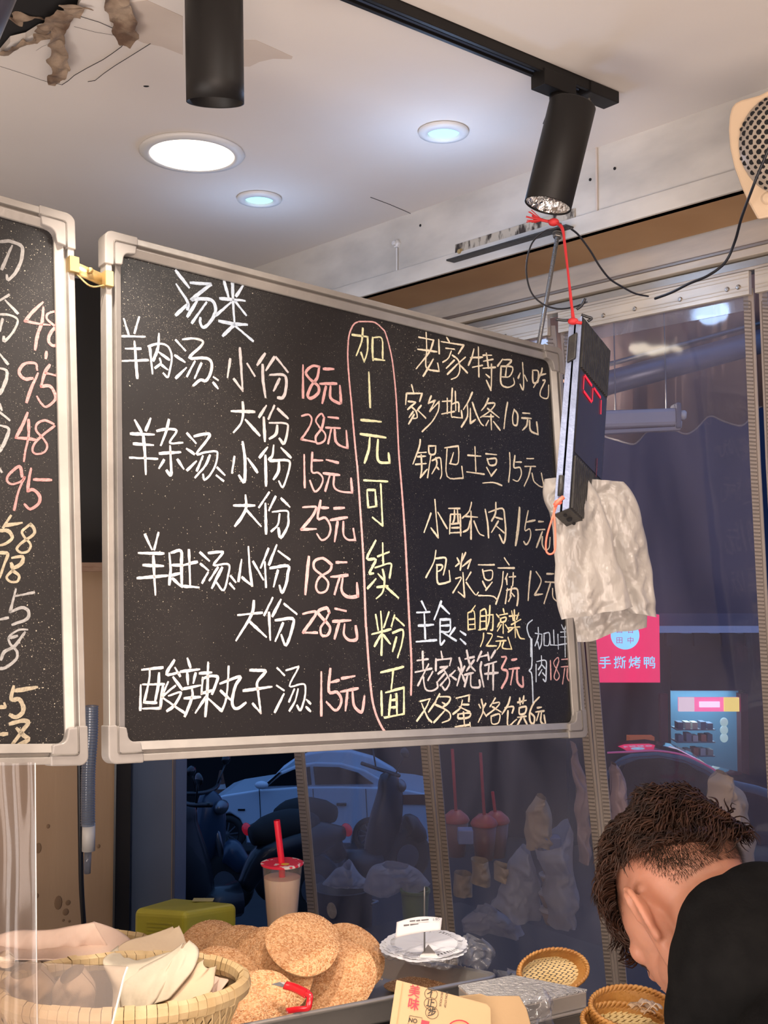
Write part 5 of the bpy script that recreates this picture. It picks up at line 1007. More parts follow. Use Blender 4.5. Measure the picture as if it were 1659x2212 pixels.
b = MB(); b.lathe(c, I3, [(60 * s, 0), (64 * s, 5 * s), (64 * s, 120 * s), (67 * s, 122 * s), (60 * s, 122 * s), (58 * s, 8 * s), (.001, 8 * s)], 40, cap=False); b.build('pot_body', M['blackp'], t, smooth=True)
for sd in (-1, 1): b = MB(); b.tube(smoothpts([c + V((sd * 62 * s, -.01, 95 * s)), c + V((sd * 76 * s, -.01, 93 * s)), c + V((sd * 62 * s, -.03, 91 * s))], 4), 3 * s, 6); b.build('handle', M['rim'], t, smooth=True)
q = PW(717, 1967, CU + .004); b = MB(); b.lathe(q, axes(NW), [(.024, 0), (.024, .001), (.0001, .0014)], 28); o = b.build('round_sticker', mat('grey_sticker', (.32, .30, .31), .6, var=(.2, .19, .2), vscale=60)); tag(o, 'round grey sticker low on the left curtain', 'sticker')
for i, (x, y, w_, col) in enumerate(((1005, 1805, 36, (.20, .24, .40)), (1190, 1822, 40, (.16, .20, .36)))):
    b = MB(); q = P(x, y, dd_(x) + .02); b.box(q, (w_ / F * 2.9, .05, .04)); o = b.build('carton', mat('blue_carton_%d' % i, col, .5), bevel=.003); tag(o, ['small bluish carton behind the first cups', 'small bluish carton above the bowl stack'][i], 'carton')

# ------------------------------------------------------------------ counter inside
M['steel'] = mat('brushed_steel', (.50, .47, .44), .30, .75, var=(.40, .38, .36), vscale=7, bump=.06, bscale=70)
M['counter'] = mat('counter_top', (.10, .095, .09), .4, .3)
CTZ = .655
cq = V((-.25, 2.02, 0)); ca = V((U.x, U.y, 0))
cq = V((-.26, 1.90, 0))
b = MB(); b.prism([V((x, y, CTZ)) for x, y in ((-1.0, 1.3), (.50, 1.3), (.50, 1.86), (.12, 2.18), (-.15, 2.48), (-1.0, 2.48))], -Z * .04)
t = thing('serving_counter', 'dark serving counter under the bread tray and baskets', 'counter', V((cq.x, cq.y, 0)))
b.build('counter_top', M['counter'], t, bevel=.004)
b = MB(); b.prism([V((x, y, CTZ - .04)) for x, y in ((-.97, 1.33), (.47, 1.33), (.47, 1.84), (.10, 2.15), (-.17, 2.45), (-.97, 2.45))], -Z * (CTZ - .04)); b.build('cabinet_body', M['darkw'], t)

# tray
TR0 = P(1078, 2106, 2.02); TF = P(500, 2218, 1.72); eF = (TF - TR0).normalized()
eB = V((-.512, .66, -.142)).normalized(); eB = (eB - eF * eB.dot(eF) * .85).normalized()
tn = eB.cross(eF); tn = tn if tn.z > 0 else -tn; tn.normalize()
LF, LB = (TF - TR0).length * 1.02, .50
t = thing('baking_tray', 'shallow stainless steel baking tray holding the sesame flatbreads', 'tray', TR0 + eF * LF / 2 + eB * LB / 2 - tn * .05)
def rr_rect(ins, z, r_=.035, n=6):
    c = TR0 - tn * z; pts = []
    cs = [(ins, ins), (LF - ins, ins), (LF - ins, LB - ins), (ins, LB - ins)]; r_ = max(r_ - ins * .6, .012)
    for i, (x, y) in enumerate(cs):
        sx_ = 1 if x < LF / 2 else -1; sy_ = 1 if y < LB / 2 else -1; cx0, cy0 = x + sx_ * r_, y + sy_ * r_
        a0 = [PI, 1.5 * PI, 0, .5 * PI][i]
        for k in range(n + 1):
            a = a0 + k * PI / 2 / n; pts.append(c + eF * (cx0 + r_ * math.cos(a)) + eB * (cy0 + r_ * math.sin(a)))
    return pts
loops = [rr_rect(-.004, .002), rr_rect(0, 0), rr_rect(.006, .002), rr_rect(.018, .040), rr_rect(.030, .046)]
b = MB(); n = len(loops[0]); vs = [p for l in loops for p in l]
fs = [(j * n + i, j * n + (i + 1) % n, (j + 1) * n + (i + 1) % n, (j + 1) * n + i) for j in range(4) for i in range(n)] + [tuple(range(4 * n, 5 * n))]
b.add(vs, fs); b.build('pan', M['steel'], t, smooth=True, solid=.0016)
b = MB(); rp = rr_rect(-.003, .002); rp.append(rp[0]); b.tube(rp, .0042, 8, cap=False); b.build('rolled_rim', M['steel'], t, smooth=True)
def TP(px, py, h=0): o = TR0 - tn * (.044 - h); return PP(px, py, o, tn)

def bread_mat():
    m = mat('sesame_crust', (.66, .35, .15), .75, var=(.36, .15, .05), vscale=14, lo=.4, hi=.75); n = m.node_tree.nodes; l = m.node_tree.links; b = n['Principled BSDF']
    t = n.new('ShaderNodeTexCoord'); vo = n.new('ShaderNodeTexVoronoi'); vo.inputs['Scale'].default_value = 330; l.new(t.outputs['Object'], vo.inputs[0])
    sc = n.new('ShaderNodeSeparateColor'); l.new(vo.outputs['Color'], sc.inputs[0])
    r = n.new('ShaderNodeValToRGB'); r.color_ramp.elements[0].color = (.36, .13, .035, 1); r.color_ramp.elements[1].color = (.86, .53, .29, 1); l.new(sc.outputs[0], r.inputs[0])
    src = b.inputs['Base Color'].links[0].from_socket; mx = n.new('ShaderNodeMix'); mx.data_type = 'RGBA'; mx.inputs[0].default_value = .62; l.new(src, mx.inputs[6]); l.new(r.outputs[0], mx.inputs[7]); l.new(mx.outputs[2], b.inputs['Base Color'])
    bu = n.new('ShaderNodeBump'); bu.inputs['Strength'].default_value = .8; bu.inputs['Distance'].default_value = .0022; bu.invert = True; l.new(vo.outputs['Distance'], bu.inputs['Height']); l.new(bu.outputs[0], b.inputs['Normal'])
    return m
M['crust'] = bread_mat(); M['dough'] = mat('pale_dough', (.68, .46, .25), .7, var=(.58, .36, .18), vscale=18, bump=.1, bscale=60)
M['seed'] = mat('sesame_seed', (.80, .54, .32), .6)
def bread(px, py, h, nrm, rad, label, seed, sz=1.0, grp='sesame flatbreads heaped in the tray'):
    c = P(px, py, h)
    return bread_at(c, nrm, rad, label, seed, grp)
def bread_at(c, nrm, rad, label, seed, grp, thick=.017):
    nv_ = (V((1, 0, 0)) * nrm[0] + V((0, 0, 1)) * nrm[1] - FW * nrm[2]).normalized(); R = axes(nv_); rnd = random.Random(seed)
    t = thing('sesame_flatbread', label, 'bread', c - nv_ * thick / 2, grp)
    def lump(x, y): return .0035 * noise.noise(V((x * 28 + seed, y * 28, seed))) + .0016 * noise.noise(V((x * 90, y * 90, seed)))
    def edge(a): return rad * (1 + .035 * math.sin(2 * a + seed) + .025 * math.sin(3 * a + 2 * seed) + .012 * noise.noise(V((math.cos(a) * 3, math.sin(a) * 3, seed))))
    def top(u, v):
        a = 2 * PI * u; s_ = min(v * 1.0, 1); r_ = edge(a) * s_; z = thick * (1 - s_ ** 5) * .55 + lump(r_ * math.cos(a), r_ * math.sin(a)) * (1.2 - s_)
        return c + R @ V((r_ * math.cos(a), r_ * math.sin(a), z))
    def side(u, v):
        a = 2 * PI * u; k = math.sin(PI / 2 * (1 - v)); r_ = edge(a) * (.55 + .45 * math.cos(v * PI / 2)) if v > 0 else edge(a)
        return c + R @ V((r_ * math.cos(a), r_ * math.sin(a), -thick * math.sin(v * PI / 2)))
    b = MB(); b.grid(top, 48, 16, wrap=True); b.build('sesame_top', M['crust'], t, smooth=True)
    b = MB(); b.grid(side, 48, 6, wrap=True)
    k = 48; b.f.append(tuple(range(6 * k, 7 * k))); b.m.append(0); b.build('dough_base', M['dough'], t, smooth=True)
    b = MB()
    for i in range(420):
        a = rnd.random() * 2 * PI; s_ = math.sqrt(rnd.random()) * .985; r_ = edge(a) * s_; x, y = r_ * math.cos(a), r_ * math.sin(a)
        z = thick * (1 - s_ ** 5) * .55 + lump(x, y) * (1.2 - s_) + .0006; p = c + R @ V((x, y, z)); q = R @ Matrix.Rotation(rnd.random() * PI, 3, 'Z')
        e = [p + q @ V(w_) for w_ in ((.0016, 0, 0), (0, .0009, 0), (-.0016, 0, 0), (0, -.0009, 0), (0, 0, .0009))]
        b.add(e, [(0, 1, 4), (1, 2, 4), (2, 3, 4), (3, 0, 4)])
    b.build('sesame_seeds', M['seed'], t, kind='stuff'); return t
BR = [ # px, py, distance, normal (right, up, toward viewer), radius, label
 (750, 2072, 2.1, (.25, .62, .74), .070, 'sesame flatbread at the back right of the heap, behind the lower right one'),
 (452, 2048, 2.12, (-.1, .85, .5), .066, 'sesame flatbread at the far left of the heap beside the blue towel'),
 (490, 2068, 2.05, (-.45, .70, .55), .066, 'first of the leaning flatbreads from the left'),
 (520, 2070, 2.03, (-.45, .68, .58), .064, 'second of the leaning flatbreads from the left'),
 (545, 2074, 2.01, (-.45, .66, .6), .064, 'third of the leaning flatbreads, against the big middle one'),
 (478, 2116, 1.93, (.05, .80, .6), .066, 'flatbread under the leaning row, near the basket rim'),
 (722, 2112, 1.98, (.05, .72, .68), .074, 'large sesame flatbread at the lower right of the heap'),
 (595, 2112, 1.95, (-.30, .66, .7), .072, 'large sesame flatbread leaning in the middle of the heap'),
 (560, 2168, 1.83, (.1, .75, .65), .060, 'browned flatbread beneath the red-handled scraper'),
 (498, 2196, 1.79, (.15, .78, .6), .062, 'lowest flatbread at the bottom of the photo by the basket'),
 (655, 2036, 1.97, (.22, .84, .50), .068, 'topmost round flatbread lying across the heap'),
]
for i, (x, y, h, nr, rd_, lb) in enumerate(BR): bread(x, y, h, nr, rd_, lb, i * 3 + 1)
fl_ = bread_at(TP(915, 2124, .010), (tn.x, tn.z, -tn.y), .075, 'lone flatbread lying flat on the empty right end of the tray', 77, None, .010)
# loose sesame crumbs
b = MB()
for i in range(500):
    x = random.uniform(790, 1010); y = 2105 + random.gauss(0, 8); p = TP(x, y, .001 + random.random() * .0015); b.ball(p, random.uniform(.0008, .0016), 3)
o = b.build('sesame_crumbs', M['seed'], kind='stuff'); tag(o, 'scattered sesame crumbs on the tray floor', 'crumbs')
# red-handled scraper
t = thing('scraper', 'small scraper with a red plastic loop handle among the flatbreads', 'scraper', P(650, 2182, 1.72))
def strap(pts, wd, th, m, nm, parent):
    b = MB(); q = smoothpts([P(x, y, d) for x, y, d in pts], 5); b.tube(q, wd, 8, flat=th); return b.build(nm, m, parent, smooth=True)
rp_ = mat('glossy_red_plastic', (.55, .012, .02), .22, coat=.5)
strap([(616, 2128, 1.80), (632, 2132, 1.79), (650, 2140, 1.77), (664, 2148, 1.755)], .0075, .35, rp_, 'grip', t)
strap([(660, 2146, 1.757), (669, 2150, 1.75), (668, 2166, 1.745), (664, 2178, 1.745), (645, 2180, 1.75), (620, 2184, 1.76)], .0052, .5, rp_, 'loop_handle', t)
b = MB(); b.prism([P(586, 2126, 1.81), P(604, 2121, 1.815), P(626, 2123, 1.81), P(628, 2136, 1.80), P(610, 2132, 1.80)], V((0, .001, -.001))); b.build('blade', M['steel'], t)

# milk tea cup
CD2 = 2.38; cb = P(609, 2012, CD2); s = CD2 / F
t = thing('milk_tea_cup', 'clear cup of milk tea with a printed red lid film and red straw', 'cup', cb)
b = MB(); b.lathe(cb, I3, [(30 * s, 0), (31 * s, 2 * s), (43 * s, 142 * s), (45 * s, 145 * s), (44 * s, 146 * s)], 48, cap=False); b.build('cup_wall', hazy('cup_plastic', (.96, .94, .92), (.12, .2), (.7, .66, .62), gloss=1.0, rough=.08), t, smooth=True)
b = MB(); b.lathe(cb, I3, [(.0001, 2 * s), (29.4 * s, 2 * s), (39.6 * s, 116 * s), (.0001, 116 * s)], 48, cap=False); b.build('milk_tea', mat('milk_tea', (.86, .64, .50), .45, sss=.2), t, smooth=False)
lidm = mat('printed_lid_film', (.80, .03, .06), .25, var=(.86, .70, .64), vscale=46, lo=.60, hi=.63, detail=2)
b = MB(); b.lathe(cb + Z * 146 * s, I3, [(.0001, 1.5 * s), (43 * s, 1.5 * s), (47 * s, 0), (46 * s, -3 * s), (43 * s, -4 * s)], 48, cap=False); b.build('lid_film', lidm, t, smooth=False)
b = MB(); b.lathe(cb + V((8 * s, -18 * s, 148 * s)), I3, [(9 * s, 0), (.0001, .4 * s)], 20, cap=False); b.build('lid_emblem', mat('yellow_print', (.85, .50, .03), .4), t)
b = MB(); b.tube([cb + V((2 * s, 0, 40 * s)), cb + V((-1 * s, 0, 146 * s)), P(598, 1772, CD2 + .01)], 7 * s, 16, cap=False); b.build('straw', mat('red_straw', (.75, .01, .04), .3), t, smooth=True)

# yellow box
A_, B_, C_, D_ = P(288, 1963, 2.36), P(398, 1969, 2.25), P(515, 1951, 2.37), P(375, 1938, 2.49)
zb_ = CTZ; 
b = MB(); tp = [A_, B_, C_, D_]; b.add(tp + [V((p.x, p.y, zb_)) for p in tp], [(0, 1, 2, 3), (4, 7, 6, 5), (0, 4, 5, 1), (1, 5, 6, 2), (2, 6, 7, 3), (3, 7, 4, 0)])
M['olive'] = mat('olive_yellow_plastic', (.33, .30, .025), .42, var=(.28, .26, .022), vscale=9)
t = thing('yellow_box', 'olive yellow plastic box with rounded corners behind the bread', 'box', V((B_.x, B_.y, zb_)))
b.build('case', M['olive'], t, bevel=.014, seg=4, smooth=False)
for i in range(7):
    z_ = -.026 - i * .0075; a = A_.lerp(B_, .28) + Z * z_; c = A_.lerp(B_, .80) + Z * z_; nn = (B_ - A_).cross(Z).normalized(); nn = nn if nn.y < 0 else -nn
    b = MB(); b.beam(a + nn * .0005, c + nn * .0005, .003, .0028); b.build('vent_slot', M['olive'], t)
cc = (C_ * .45 + D_ * .45 + B_ * .1); b = MB(); b.box(cc + Z * .003, (.045, .022, .0012)); b.build('faded_sticker', mat('faded_sticker', (.30, .27, .12), .6), t)
# towel
M['towel'] = mat('blue_towel', (.22, .33, .62), .95, var=(.32, .44, .72), vscale=90, bump=.6, bscale=220)
o = pouch([(440, 2006), (400, 2012), (392, 2035)], [(470, 2006), (545, 2016), (590, 2040)], 2.36, bulge=.02, crump=.006, seed=3, back=False, dd=-.14).build('blue_towel', M['towel'], smooth=True, solid=.006); tag(o, 'folded blue towel between the yellow box and the flatbreads', 'towel')

# ------------------------------------------------------------------ baskets and cloths, left
M['palm'] = mat('pale_split_cane', (.52, .385, .21), .6, var=(.42, .29, .14), vscale=26, bump=.15, bscale=60)
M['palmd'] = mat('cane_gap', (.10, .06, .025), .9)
M['cloth'] = mat('cream_cotton', (.70, .55, .38), .9, var=(.62, .46, .30), vscale=5, bump=.9, bscale=13, stretch=(1, .6, 1.6))
M['clothp'] = mat('pinkish_cotton', (.72, .54, .44), .9, var=(.66, .47, .37), vscale=6, bump=.8, bscale=14, stretch=(1.6, 1, .7))
M['clothw'] = mat('offwhite_cotton', (.62, .55, .43), .9, var=(.56, .48, .36), vscale=6, bump=1.0, bscale=12, stretch=(1.3, 1, .8))
for k in ('cloth', 'clothp', 'clothw'): translucent(M[k], (.8, .6, .4), .15)
def oval_basket(c, rx, ry, h, yaw, nwrap, label, tilt=I3, wrap=True):
    R = tilt @ Matrix.Rotation(yaw, 3, 'Z'); t = thing('cane_basket', label, 'basket', c - Z * h)
    E_ = lambda a, k=1.0, z=0: c + R @ V((rx * k * math.cos(a), ry * k * math.sin(a), z))
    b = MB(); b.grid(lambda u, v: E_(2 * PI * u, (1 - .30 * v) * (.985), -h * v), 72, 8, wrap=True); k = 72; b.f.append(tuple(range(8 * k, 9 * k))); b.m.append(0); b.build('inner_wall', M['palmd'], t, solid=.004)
    # slanted weave outside
    b = MB(); n = 60
    for i in range(n):
        for sgn in (1, -1):
            a = 2 * PI * i / n; pts = [E_(a + sgn * .10 * j / 4 * 2.2, (1 - .30 * j / 8) * (1.012 + .008 * ((i + j + (sgn > 0)) % 2)), -h * j / 8) for j in range(9)]
            for j in range(8): b.beam(pts[j], pts[j + 1], .0085, .0022, up=(pts[j] - c + Z * h * .5))
    b.build('woven_cane', M['palm'], t, kind='stuff')
    b = MB(); b.tube([E_(2 * PI * i / 72) for i in range(73)], .0075, 8, cap=False); b.build('rim_core', M['palmd'], t)
    rnd = random.Random(nwrap)
    for i in range(nwrap):
        a = 2 * PI * i / nwrap; da = PI / nwrap * rnd.uniform(.90, .985); o_ = rnd.uniform(-.001, .001)
        b = MB(); vs = []
        for sa in (-1, 1):
            for k in range(8):
                ph = 2 * PI * k / 8; aa = a + sa * da + .05 * math.sin(ph) * 0 - .03 * (k in (3, 4, 5)); rr_ = .0112 + o_
                p = E_(aa); out = (R @ V((math.cos(aa) / rx, math.sin(aa) / ry, 0))).normalized(); vs.append(p + out * rr_ * .95 * math.cos(ph) + (R @ Z) * (rr_ * 1.35 * math.sin(ph) - .003))
        b.add(vs, [(k, (k + 1) % 8, 8 + (k + 1) % 8, 8 + k) for k in range(8)] + [tuple(range(8))[::-1], tuple(range(8, 16))]); b.build('rim_wrap', M['palm'], t)
    return t
oval_basket(P(268, 2128, 1.66), .178, .115, .13, .10, 74, 'pale cane basket in front at the lower left, its rim wrapped with split cane')
oval_basket(P(150, 2066, 2.02), .17, .12, .14, 0, 50, 'amber cane basket at the back left, mostly covered by cloth')
def cloth(lp, rp, d0, dd, m, label, seed, crump=.012, folds=.004, freq=12, bulge=.012):
    o = pouch(lp, rp, d0, bulge=bulge, crump=crump, seed=seed, back=False, dd=dd, nu=56, nv=44, freq=freq, folds=folds).build('cotton_cloth', M[m], smooth=True, solid=.0014); tag(o, label, 'cloth'); return o
cloth([(-20, 2030), (-30, 2046), (-20, 2062), (30, 2068)], [(205, 1990), (262, 2014), (284, 2036), (255, 2062)], 2.02, -.10, 'clothp', 'pinkish white cloth spread over the back basket, stained in the middle', 31, crump=.008, folds=.0015, freq=9)
cloth([(-20, 2022), (40, 2012), (120, 2003), (205, 1991)], [(-20, 2064), (60, 2072), (150, 2082), (250, 2064)], 1.99, -.03, 'clothp', 'pinkish cloth edge hanging over the back basket', 37, crump=.010, folds=.001, freq=10)
cloth([(372, 2004), (320, 2020), (270, 2036), (236, 2066)], [(386, 2003), (402, 2034), (404, 2060), (345, 2090)], 1.92, -.14, 'cloth', 'cream folded cloth glowing amber, between the two baskets', 33, crump=.014, folds=.003)
cloth([(262, 2052), (236, 2072), (228, 2090), (250, 2130), (246, 2178)], [(330, 2060), (400, 2062), (420, 2080), (400, 2120), (330, 2160)], 1.80, -.14, 'clothw', 'crumpled off-white cloth at the left inside the front basket', 35, crump=.030, folds=.006, freq=9, bulge=.03)
cloth([(396, 2036), (350, 2062), (300, 2096), (262, 2130), (262, 2172)], [(412, 2034), (438, 2064), (436, 2090), (420, 2115), (380, 2150)], 1.76, -.12, 'clothw', 'long twisted off-white cloth lying diagonally across the front basket', 36, crump=.026, folds=.007, freq=10, bulge=.04)
cloth([(440, 2078), (395, 2104), (350, 2130), (345, 2162)], [(466, 2088), (462, 2110), (460, 2130), (450, 2150)], 1.72, -.08, 'cloth', 'smooth cream cloth bulging at the front of the basket', 38, crump=.014, folds=.003, freq=9, bulge=.03)
cloth([(462, 2094), (445, 2112), (446, 2136)], [(486, 2098), (502, 2108), (484, 2130)], 1.76, -.05, 'clothp', 'pointed cloth corner at the right end of the front basket', 39, crump=.012, bulge=.02)
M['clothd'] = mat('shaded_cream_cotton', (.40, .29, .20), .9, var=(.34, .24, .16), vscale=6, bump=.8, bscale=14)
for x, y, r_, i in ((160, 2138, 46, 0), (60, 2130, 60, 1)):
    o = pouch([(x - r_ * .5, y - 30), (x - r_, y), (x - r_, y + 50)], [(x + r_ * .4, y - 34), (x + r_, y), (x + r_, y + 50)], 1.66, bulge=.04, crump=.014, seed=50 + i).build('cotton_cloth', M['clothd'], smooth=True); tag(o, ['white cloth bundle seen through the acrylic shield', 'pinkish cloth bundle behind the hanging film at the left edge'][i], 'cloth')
o = pouch([(0, 2058), (-10, 2068), (0, 2082)], [(20, 2060), (32, 2070), (30, 2084)], 1.80, bulge=.015, crump=.003, seed=60).build('steamed_bun', mat('pale_bun', (.80, .62, .46), .7), smooth=True); tag(o, 'pale rounded bun at the left edge behind the hanging film', 'bun')
# acrylic shield and hanging film
ac = hazy('acrylic_sheet', (.90, .86, .83), (.10, .22), (.30, .24, .20), gloss=.3, rough=.15, hrange=(.3, .7), stretch=(1, 1, 1), vscale=3)
pz = V((.12, -.99, .05)).normalized(); po_ = P(150, 2150, 1.40)
b = MB(); b.prism([PP(x, y, po_, pz) for x, y in [(-160, 2070), (276, 2088), (268, 2110), (236, 2240), (-160, 2240)]], -pz * .003)
t = thing('acrylic_shield', 'cloudy acrylic shield with an angled right edge, bottom left corner', 'screen', PP(60, 2240, po_, pz)); b.build('panel', ac, t, bevel=.0008)
b = MB(); q = [PP(x, y, po_ + pz * .001, pz) for x, y in [(276, 2088), (268, 2110), (236, 2240)]]; b.tube(q, .0016, 6); b.build('polished_edge', mat('acrylic_edge', (.75, .68, .60), .15), t)
b = MB()
def hf(u, v):
    x = -120 + u * (196 + 8 * v); y = 1648 + v * 640; return P(x, y, 1.50) + V((0,   .004 * math.sin(u * 22) + .006 * noise.noise(V((u * 6, v * 3, 2))), 0))
b.grid(hf, 60, 40); t = thing('hanging_film', 'clear plastic film hanging at the left edge below the left chalkboard', 'curtain', P(-20, 2250, 1.52))
b.build('film', hazy('left_film', (.95, .93, .92), (.14, .34), (.28, .24, .23), gloss=.5, rough=.2, vscale=5, stretch=(3, 1, .3)), t, smooth=True)
b = MB(); b.tube([P(76 + 5 * i / 10, 1648 + i * 64, 1.499) for i in range(11)], .0009, 6); b.build('film_edge', mat('film_edge', (.6, .57, .56), .2), t, smooth=True)

# ribbed clear tube and black cable in front of the plywood
tq = [P(193, 1400, 2.9), P(196, 1540, 2.9), P(192, 1640, 2.9), P(188, 1780, 2.9)]
t = thing('ribbed_hose', 'clear ribbed plastic hose hanging behind the boards with a white sleeve', 'hose', P(190, 1885, 2.9))
M['hose'] = hazy('clear_hose', (.80, .86, .95), (.35, .6), (.22, .27, .36), gloss=1.0, rough=.1)
q = smoothpts([P(197, 1526, 2.9), P(196, 1590, 2.9), P(191, 1660, 2.9), P(190, 1720, 2.9), P(190, 1782, 2.9)], 10); r_ = 15.5 / F * 2.9
b = MB(); b.tube(q, r_ * .93, 20, cap=False); b.build('hose_wall', M['hose'], t, smooth=True)
b = MB()
for i in range(46):
    v = i / 45; k = v * (len(q) - 1); j = min(int(k), len(q) - 2); p = q[j].lerp(q[j + 1], k - j); b.lathe(p, axes(q[j] - q[j + 1]), [(r_ * .93, -.0016), (r_ * 1.03, 0), (r_ * .93, .0016)], 20, cap=False)
b.build('hose_ribs', M['hose'], t, kind='stuff')
b = MB(); b.lathe(P(191, 1838, 2.9), I3, [(r_ * .85, 0), (r_ * .9, 0), (r_ * .9, .070), (r_ * .85, .070)], 24); b.build('white_sleeve', mat('sleeve_white', (.62, .60, .58), .4), t, smooth=True)
b = MB(); b.tube([P(190, 1838, 2.9), P(188, 1886, 2.9)], r_ * .5, 16); b.build('inner_hose', M['hose'], t, smooth=True)
b = MB(); b.tube(smoothpts([P(171, 1400, 2.93), P(172, 1650, 2.93), P(174, 1820, 2.93), P(176, 1920, 2.93), P(182, 2010, 2.93)], 6), 5.5 / F * 2.93, 10); o = b.build('wall_cable', M['blackcable'], smooth=True); tag(o, 'thick black cable running down the plywood wall left of the hose', 'cable')

# ------------------------------------------------------------------ doilies, spike, receipt, film, steel box, paper bags, rattan baskets
M['doily'] = mat('white_paper_lace', (.70, .70, .72), .8)
M['clearbag'] = hazy('crinkled_clear_bag', (.95, .96, .98), (.06, .30), (.62, .62, .66), gloss=.9, rough=.12, vscale=18, stretch=(1, 1, 1))
def crinkle(lp, rp, d, label, seed, dd=0, bulge=.02, crump=.03, freq=22):
    o = pouch(lp, rp, d, bulge=bulge, crump=crump, seed=seed, dd=dd, freq=freq, nu=40, nv=30, back=False).build('clear_bag', M['clearbag'], smooth=True); tag(o, label, 'bag'); return o
dc = P(915, 2046, 2.12); nd = (V((0, 0, 1)) - FW * .02).normalized(); Rd = axes(nd, V((1, 0, 0)))
for j in range(5):
    c = dc + nd * j * .0016 + Rd @ V(((.006 * math.sin(j * 2.1)), (.006 * math.cos(j * 1.7)), 0)); t = thing('paper_doily', ['bottom lace doily of the pile by the receipt spike', 'second lace doily of the pile by the receipt spike', 'middle lace doily of the pile by the receipt spike', 'fourth lace doily of the pile, just under the top one', 'topmost lace doily of the pile by the receipt spike'][j], 'doily', c, 'lace doilies beside the receipt spike')
    b = MB(); ns = 28; rad = .077
    def dfn(u, v):
        a = 2 * PI * u; k = rad * v * (1 + .035 * abs(math.sin(a * ns / 2)) * (v > .99)); return c + Rd @ V((k * math.cos(a), k * math.sin(a), .003 * noise.noise(V((math.cos(a) * 2, math.sin(a) * 2, j)))))
    b.grid(lambda u, v: dfn(u, .78 * v + .001), 56, 3, wrap=True)
    # pierced band: little bars leave real holes
    K = 56
    for i in range(K):
        a0, a1 = 2 * PI * i / K, 2 * PI * (i + .45) / K
        b.add([dfn(a0 / 2 / PI, .78), dfn(a1 / 2 / PI, .78), dfn(a1 / 2 / PI, .90), dfn(a0 / 2 / PI, .90)], [(0, 1, 2, 3)])
    b.grid(lambda u, v: dfn(u, .895 + .105 * v), 140, 2, wrap=True)
    b.build('lace_sheet', M['doily'], t, solid=.0005)
sp0, sp1 = P(917, 2066, 2.06), P(917, 1915, 2.06)
t = thing('receipt_spike', 'upright steel receipt spike with a triangular foot', 'spike', sp0)
b = MB(); b.tube([sp0, sp0.lerp(sp1, .96), sp1], [.0016, .0016, .0002], 8); b.build('needle', M['rod'], t, smooth=True)
b = MB(); b.prism([P(905, 2068, 2.05), P(925, 2040, 2.07), P(950, 2070, 2.05)], V((0, .002, -.002))); b.build('foot_plate', M['steel'], t)
b = MB()
def rc(u, v):
    x = 857 + 98 * u - 3 * v; y = 1992 - 9 * u + 26 * v + 8 * (1 - u) ** 2 * v; return P(x, y, 2.055 - .02 * v) + V((0, 0, .006 * math.sin(PI * u) * (1 - v)))
b.grid(rc, 16, 6); t = thing('receipt', 'white paper receipt pierced on the steel spike', 'receipt', P(917, 2015, 2.05)); b.build('paper', mat('receipt_paper', (.60, .56, .57), .7), t, smooth=True, solid=.0004)
inkm = mat('receipt_ink', (.12, .11, .12), .8); RQ = Matrix(((1, 0, 0), (0, -.2, -.98), (.12, .98, -.2)))
text('printed_number', '1/85', P(942, 1986, 2.046), RQ, 9 / F * 2.05, inkm, t, .0002)
for x0, x1, y in ((885, 897, 1990), (899, 908, 1989), (910, 926, 1988), (872, 884, 1999), (886, 904, 1998), (872, 880, 2006), (883, 910, 2005), (872, 890, 2011)):
    b = MB(); b.beam(P(x0, y, 2.046), P(x1, y - (x1 - x0) * .1, 2.046), .0004, .0022); b.build('printed_line', inkm, t)
crinkle([(800, 2046), (822, 2062), (850, 2070)], [(850, 2036), (870, 2050), (880, 2074)], 2.10, 'clear bag crumple at the left of the doilies', 71, bulge=.01)
crinkle([(960, 2018), (990, 2040), (980, 2072)], [(1040, 2022), (1056, 2046), (1050, 2080)], 2.10, 'shiny crumpled clear bag at the right of the doilies', 72)
crinkle([(866, 2054), (872, 2066), (890, 2078)], [(990, 2070), (988, 2080), (960, 2092)], 2.02, 'clear film caught over the back rim of the tray', 73, bulge=.008, crump=.016)
crinkle([(1070, 2086), (1078, 2100), (1090, 2112)], [(1104, 2088), (1122, 2100), (1128, 2114)], 2.10, 'small clear bag behind the steel box', 74, bulge=.01)
# steel box
bz = P(1267, 2137, 1.80).z
def ZP(x, y): return PZ(x, y, bz)
q4 = [ZP(1146, 2164), ZP(1268, 2137), ZP(1120, 2108), ZP(1045, 2120)]
M['stipple'] = mat('stippled_film', (.58, .56, .54), .35, .3, var=(.44, .43, .42), vscale=130, bump=.8, bscale=160)
t = thing('steel_box', 'stainless steel box with a stippled top, right of the tray', 'box', V((q4[0].x, q4[0].y, CTZ)))
e0 = (ZP(1268, 2137) - ZP(1060, 2184)).normalized(); e1_ = V((-e0.y, e0.x, 0)); Rb = Matrix((e0, e1_, Z)).transposed(); Lx = (ZP(1268, 2137) - ZP(1060, 2184)).length
cx0 = q4[1] - e0 * Lx / 2 + e1_ * .13
fp = [ZP(1060, 2184), ZP(1268, 2137), ZP(1110, 2106), ZP(990, 2128)]
b = MB(); b.prism([p - Z * .003 for p in fp], -Z * (bz - CTZ - .003)); b.build('body', M['steel'], t, bevel=.002)
b = MB(); b.prism(fp, -Z * .003); b.build('stippled_top', M['stipple'], t)
b = MB(); b.box(cx0 - e1_ * .134 - Z * .030, (Lx + .01, .006, .004), Rb); b.build('front_ledge', M['steel'], t, bevel=.001)
b = MB(); b.box(cx0 - e1_ * .1315 - Z * .052, (Lx, .004, .036), Rb); b.build('front_plate', mat('dark_steel', (.16, .155, .15), .3, .9), t, bevel=.001)
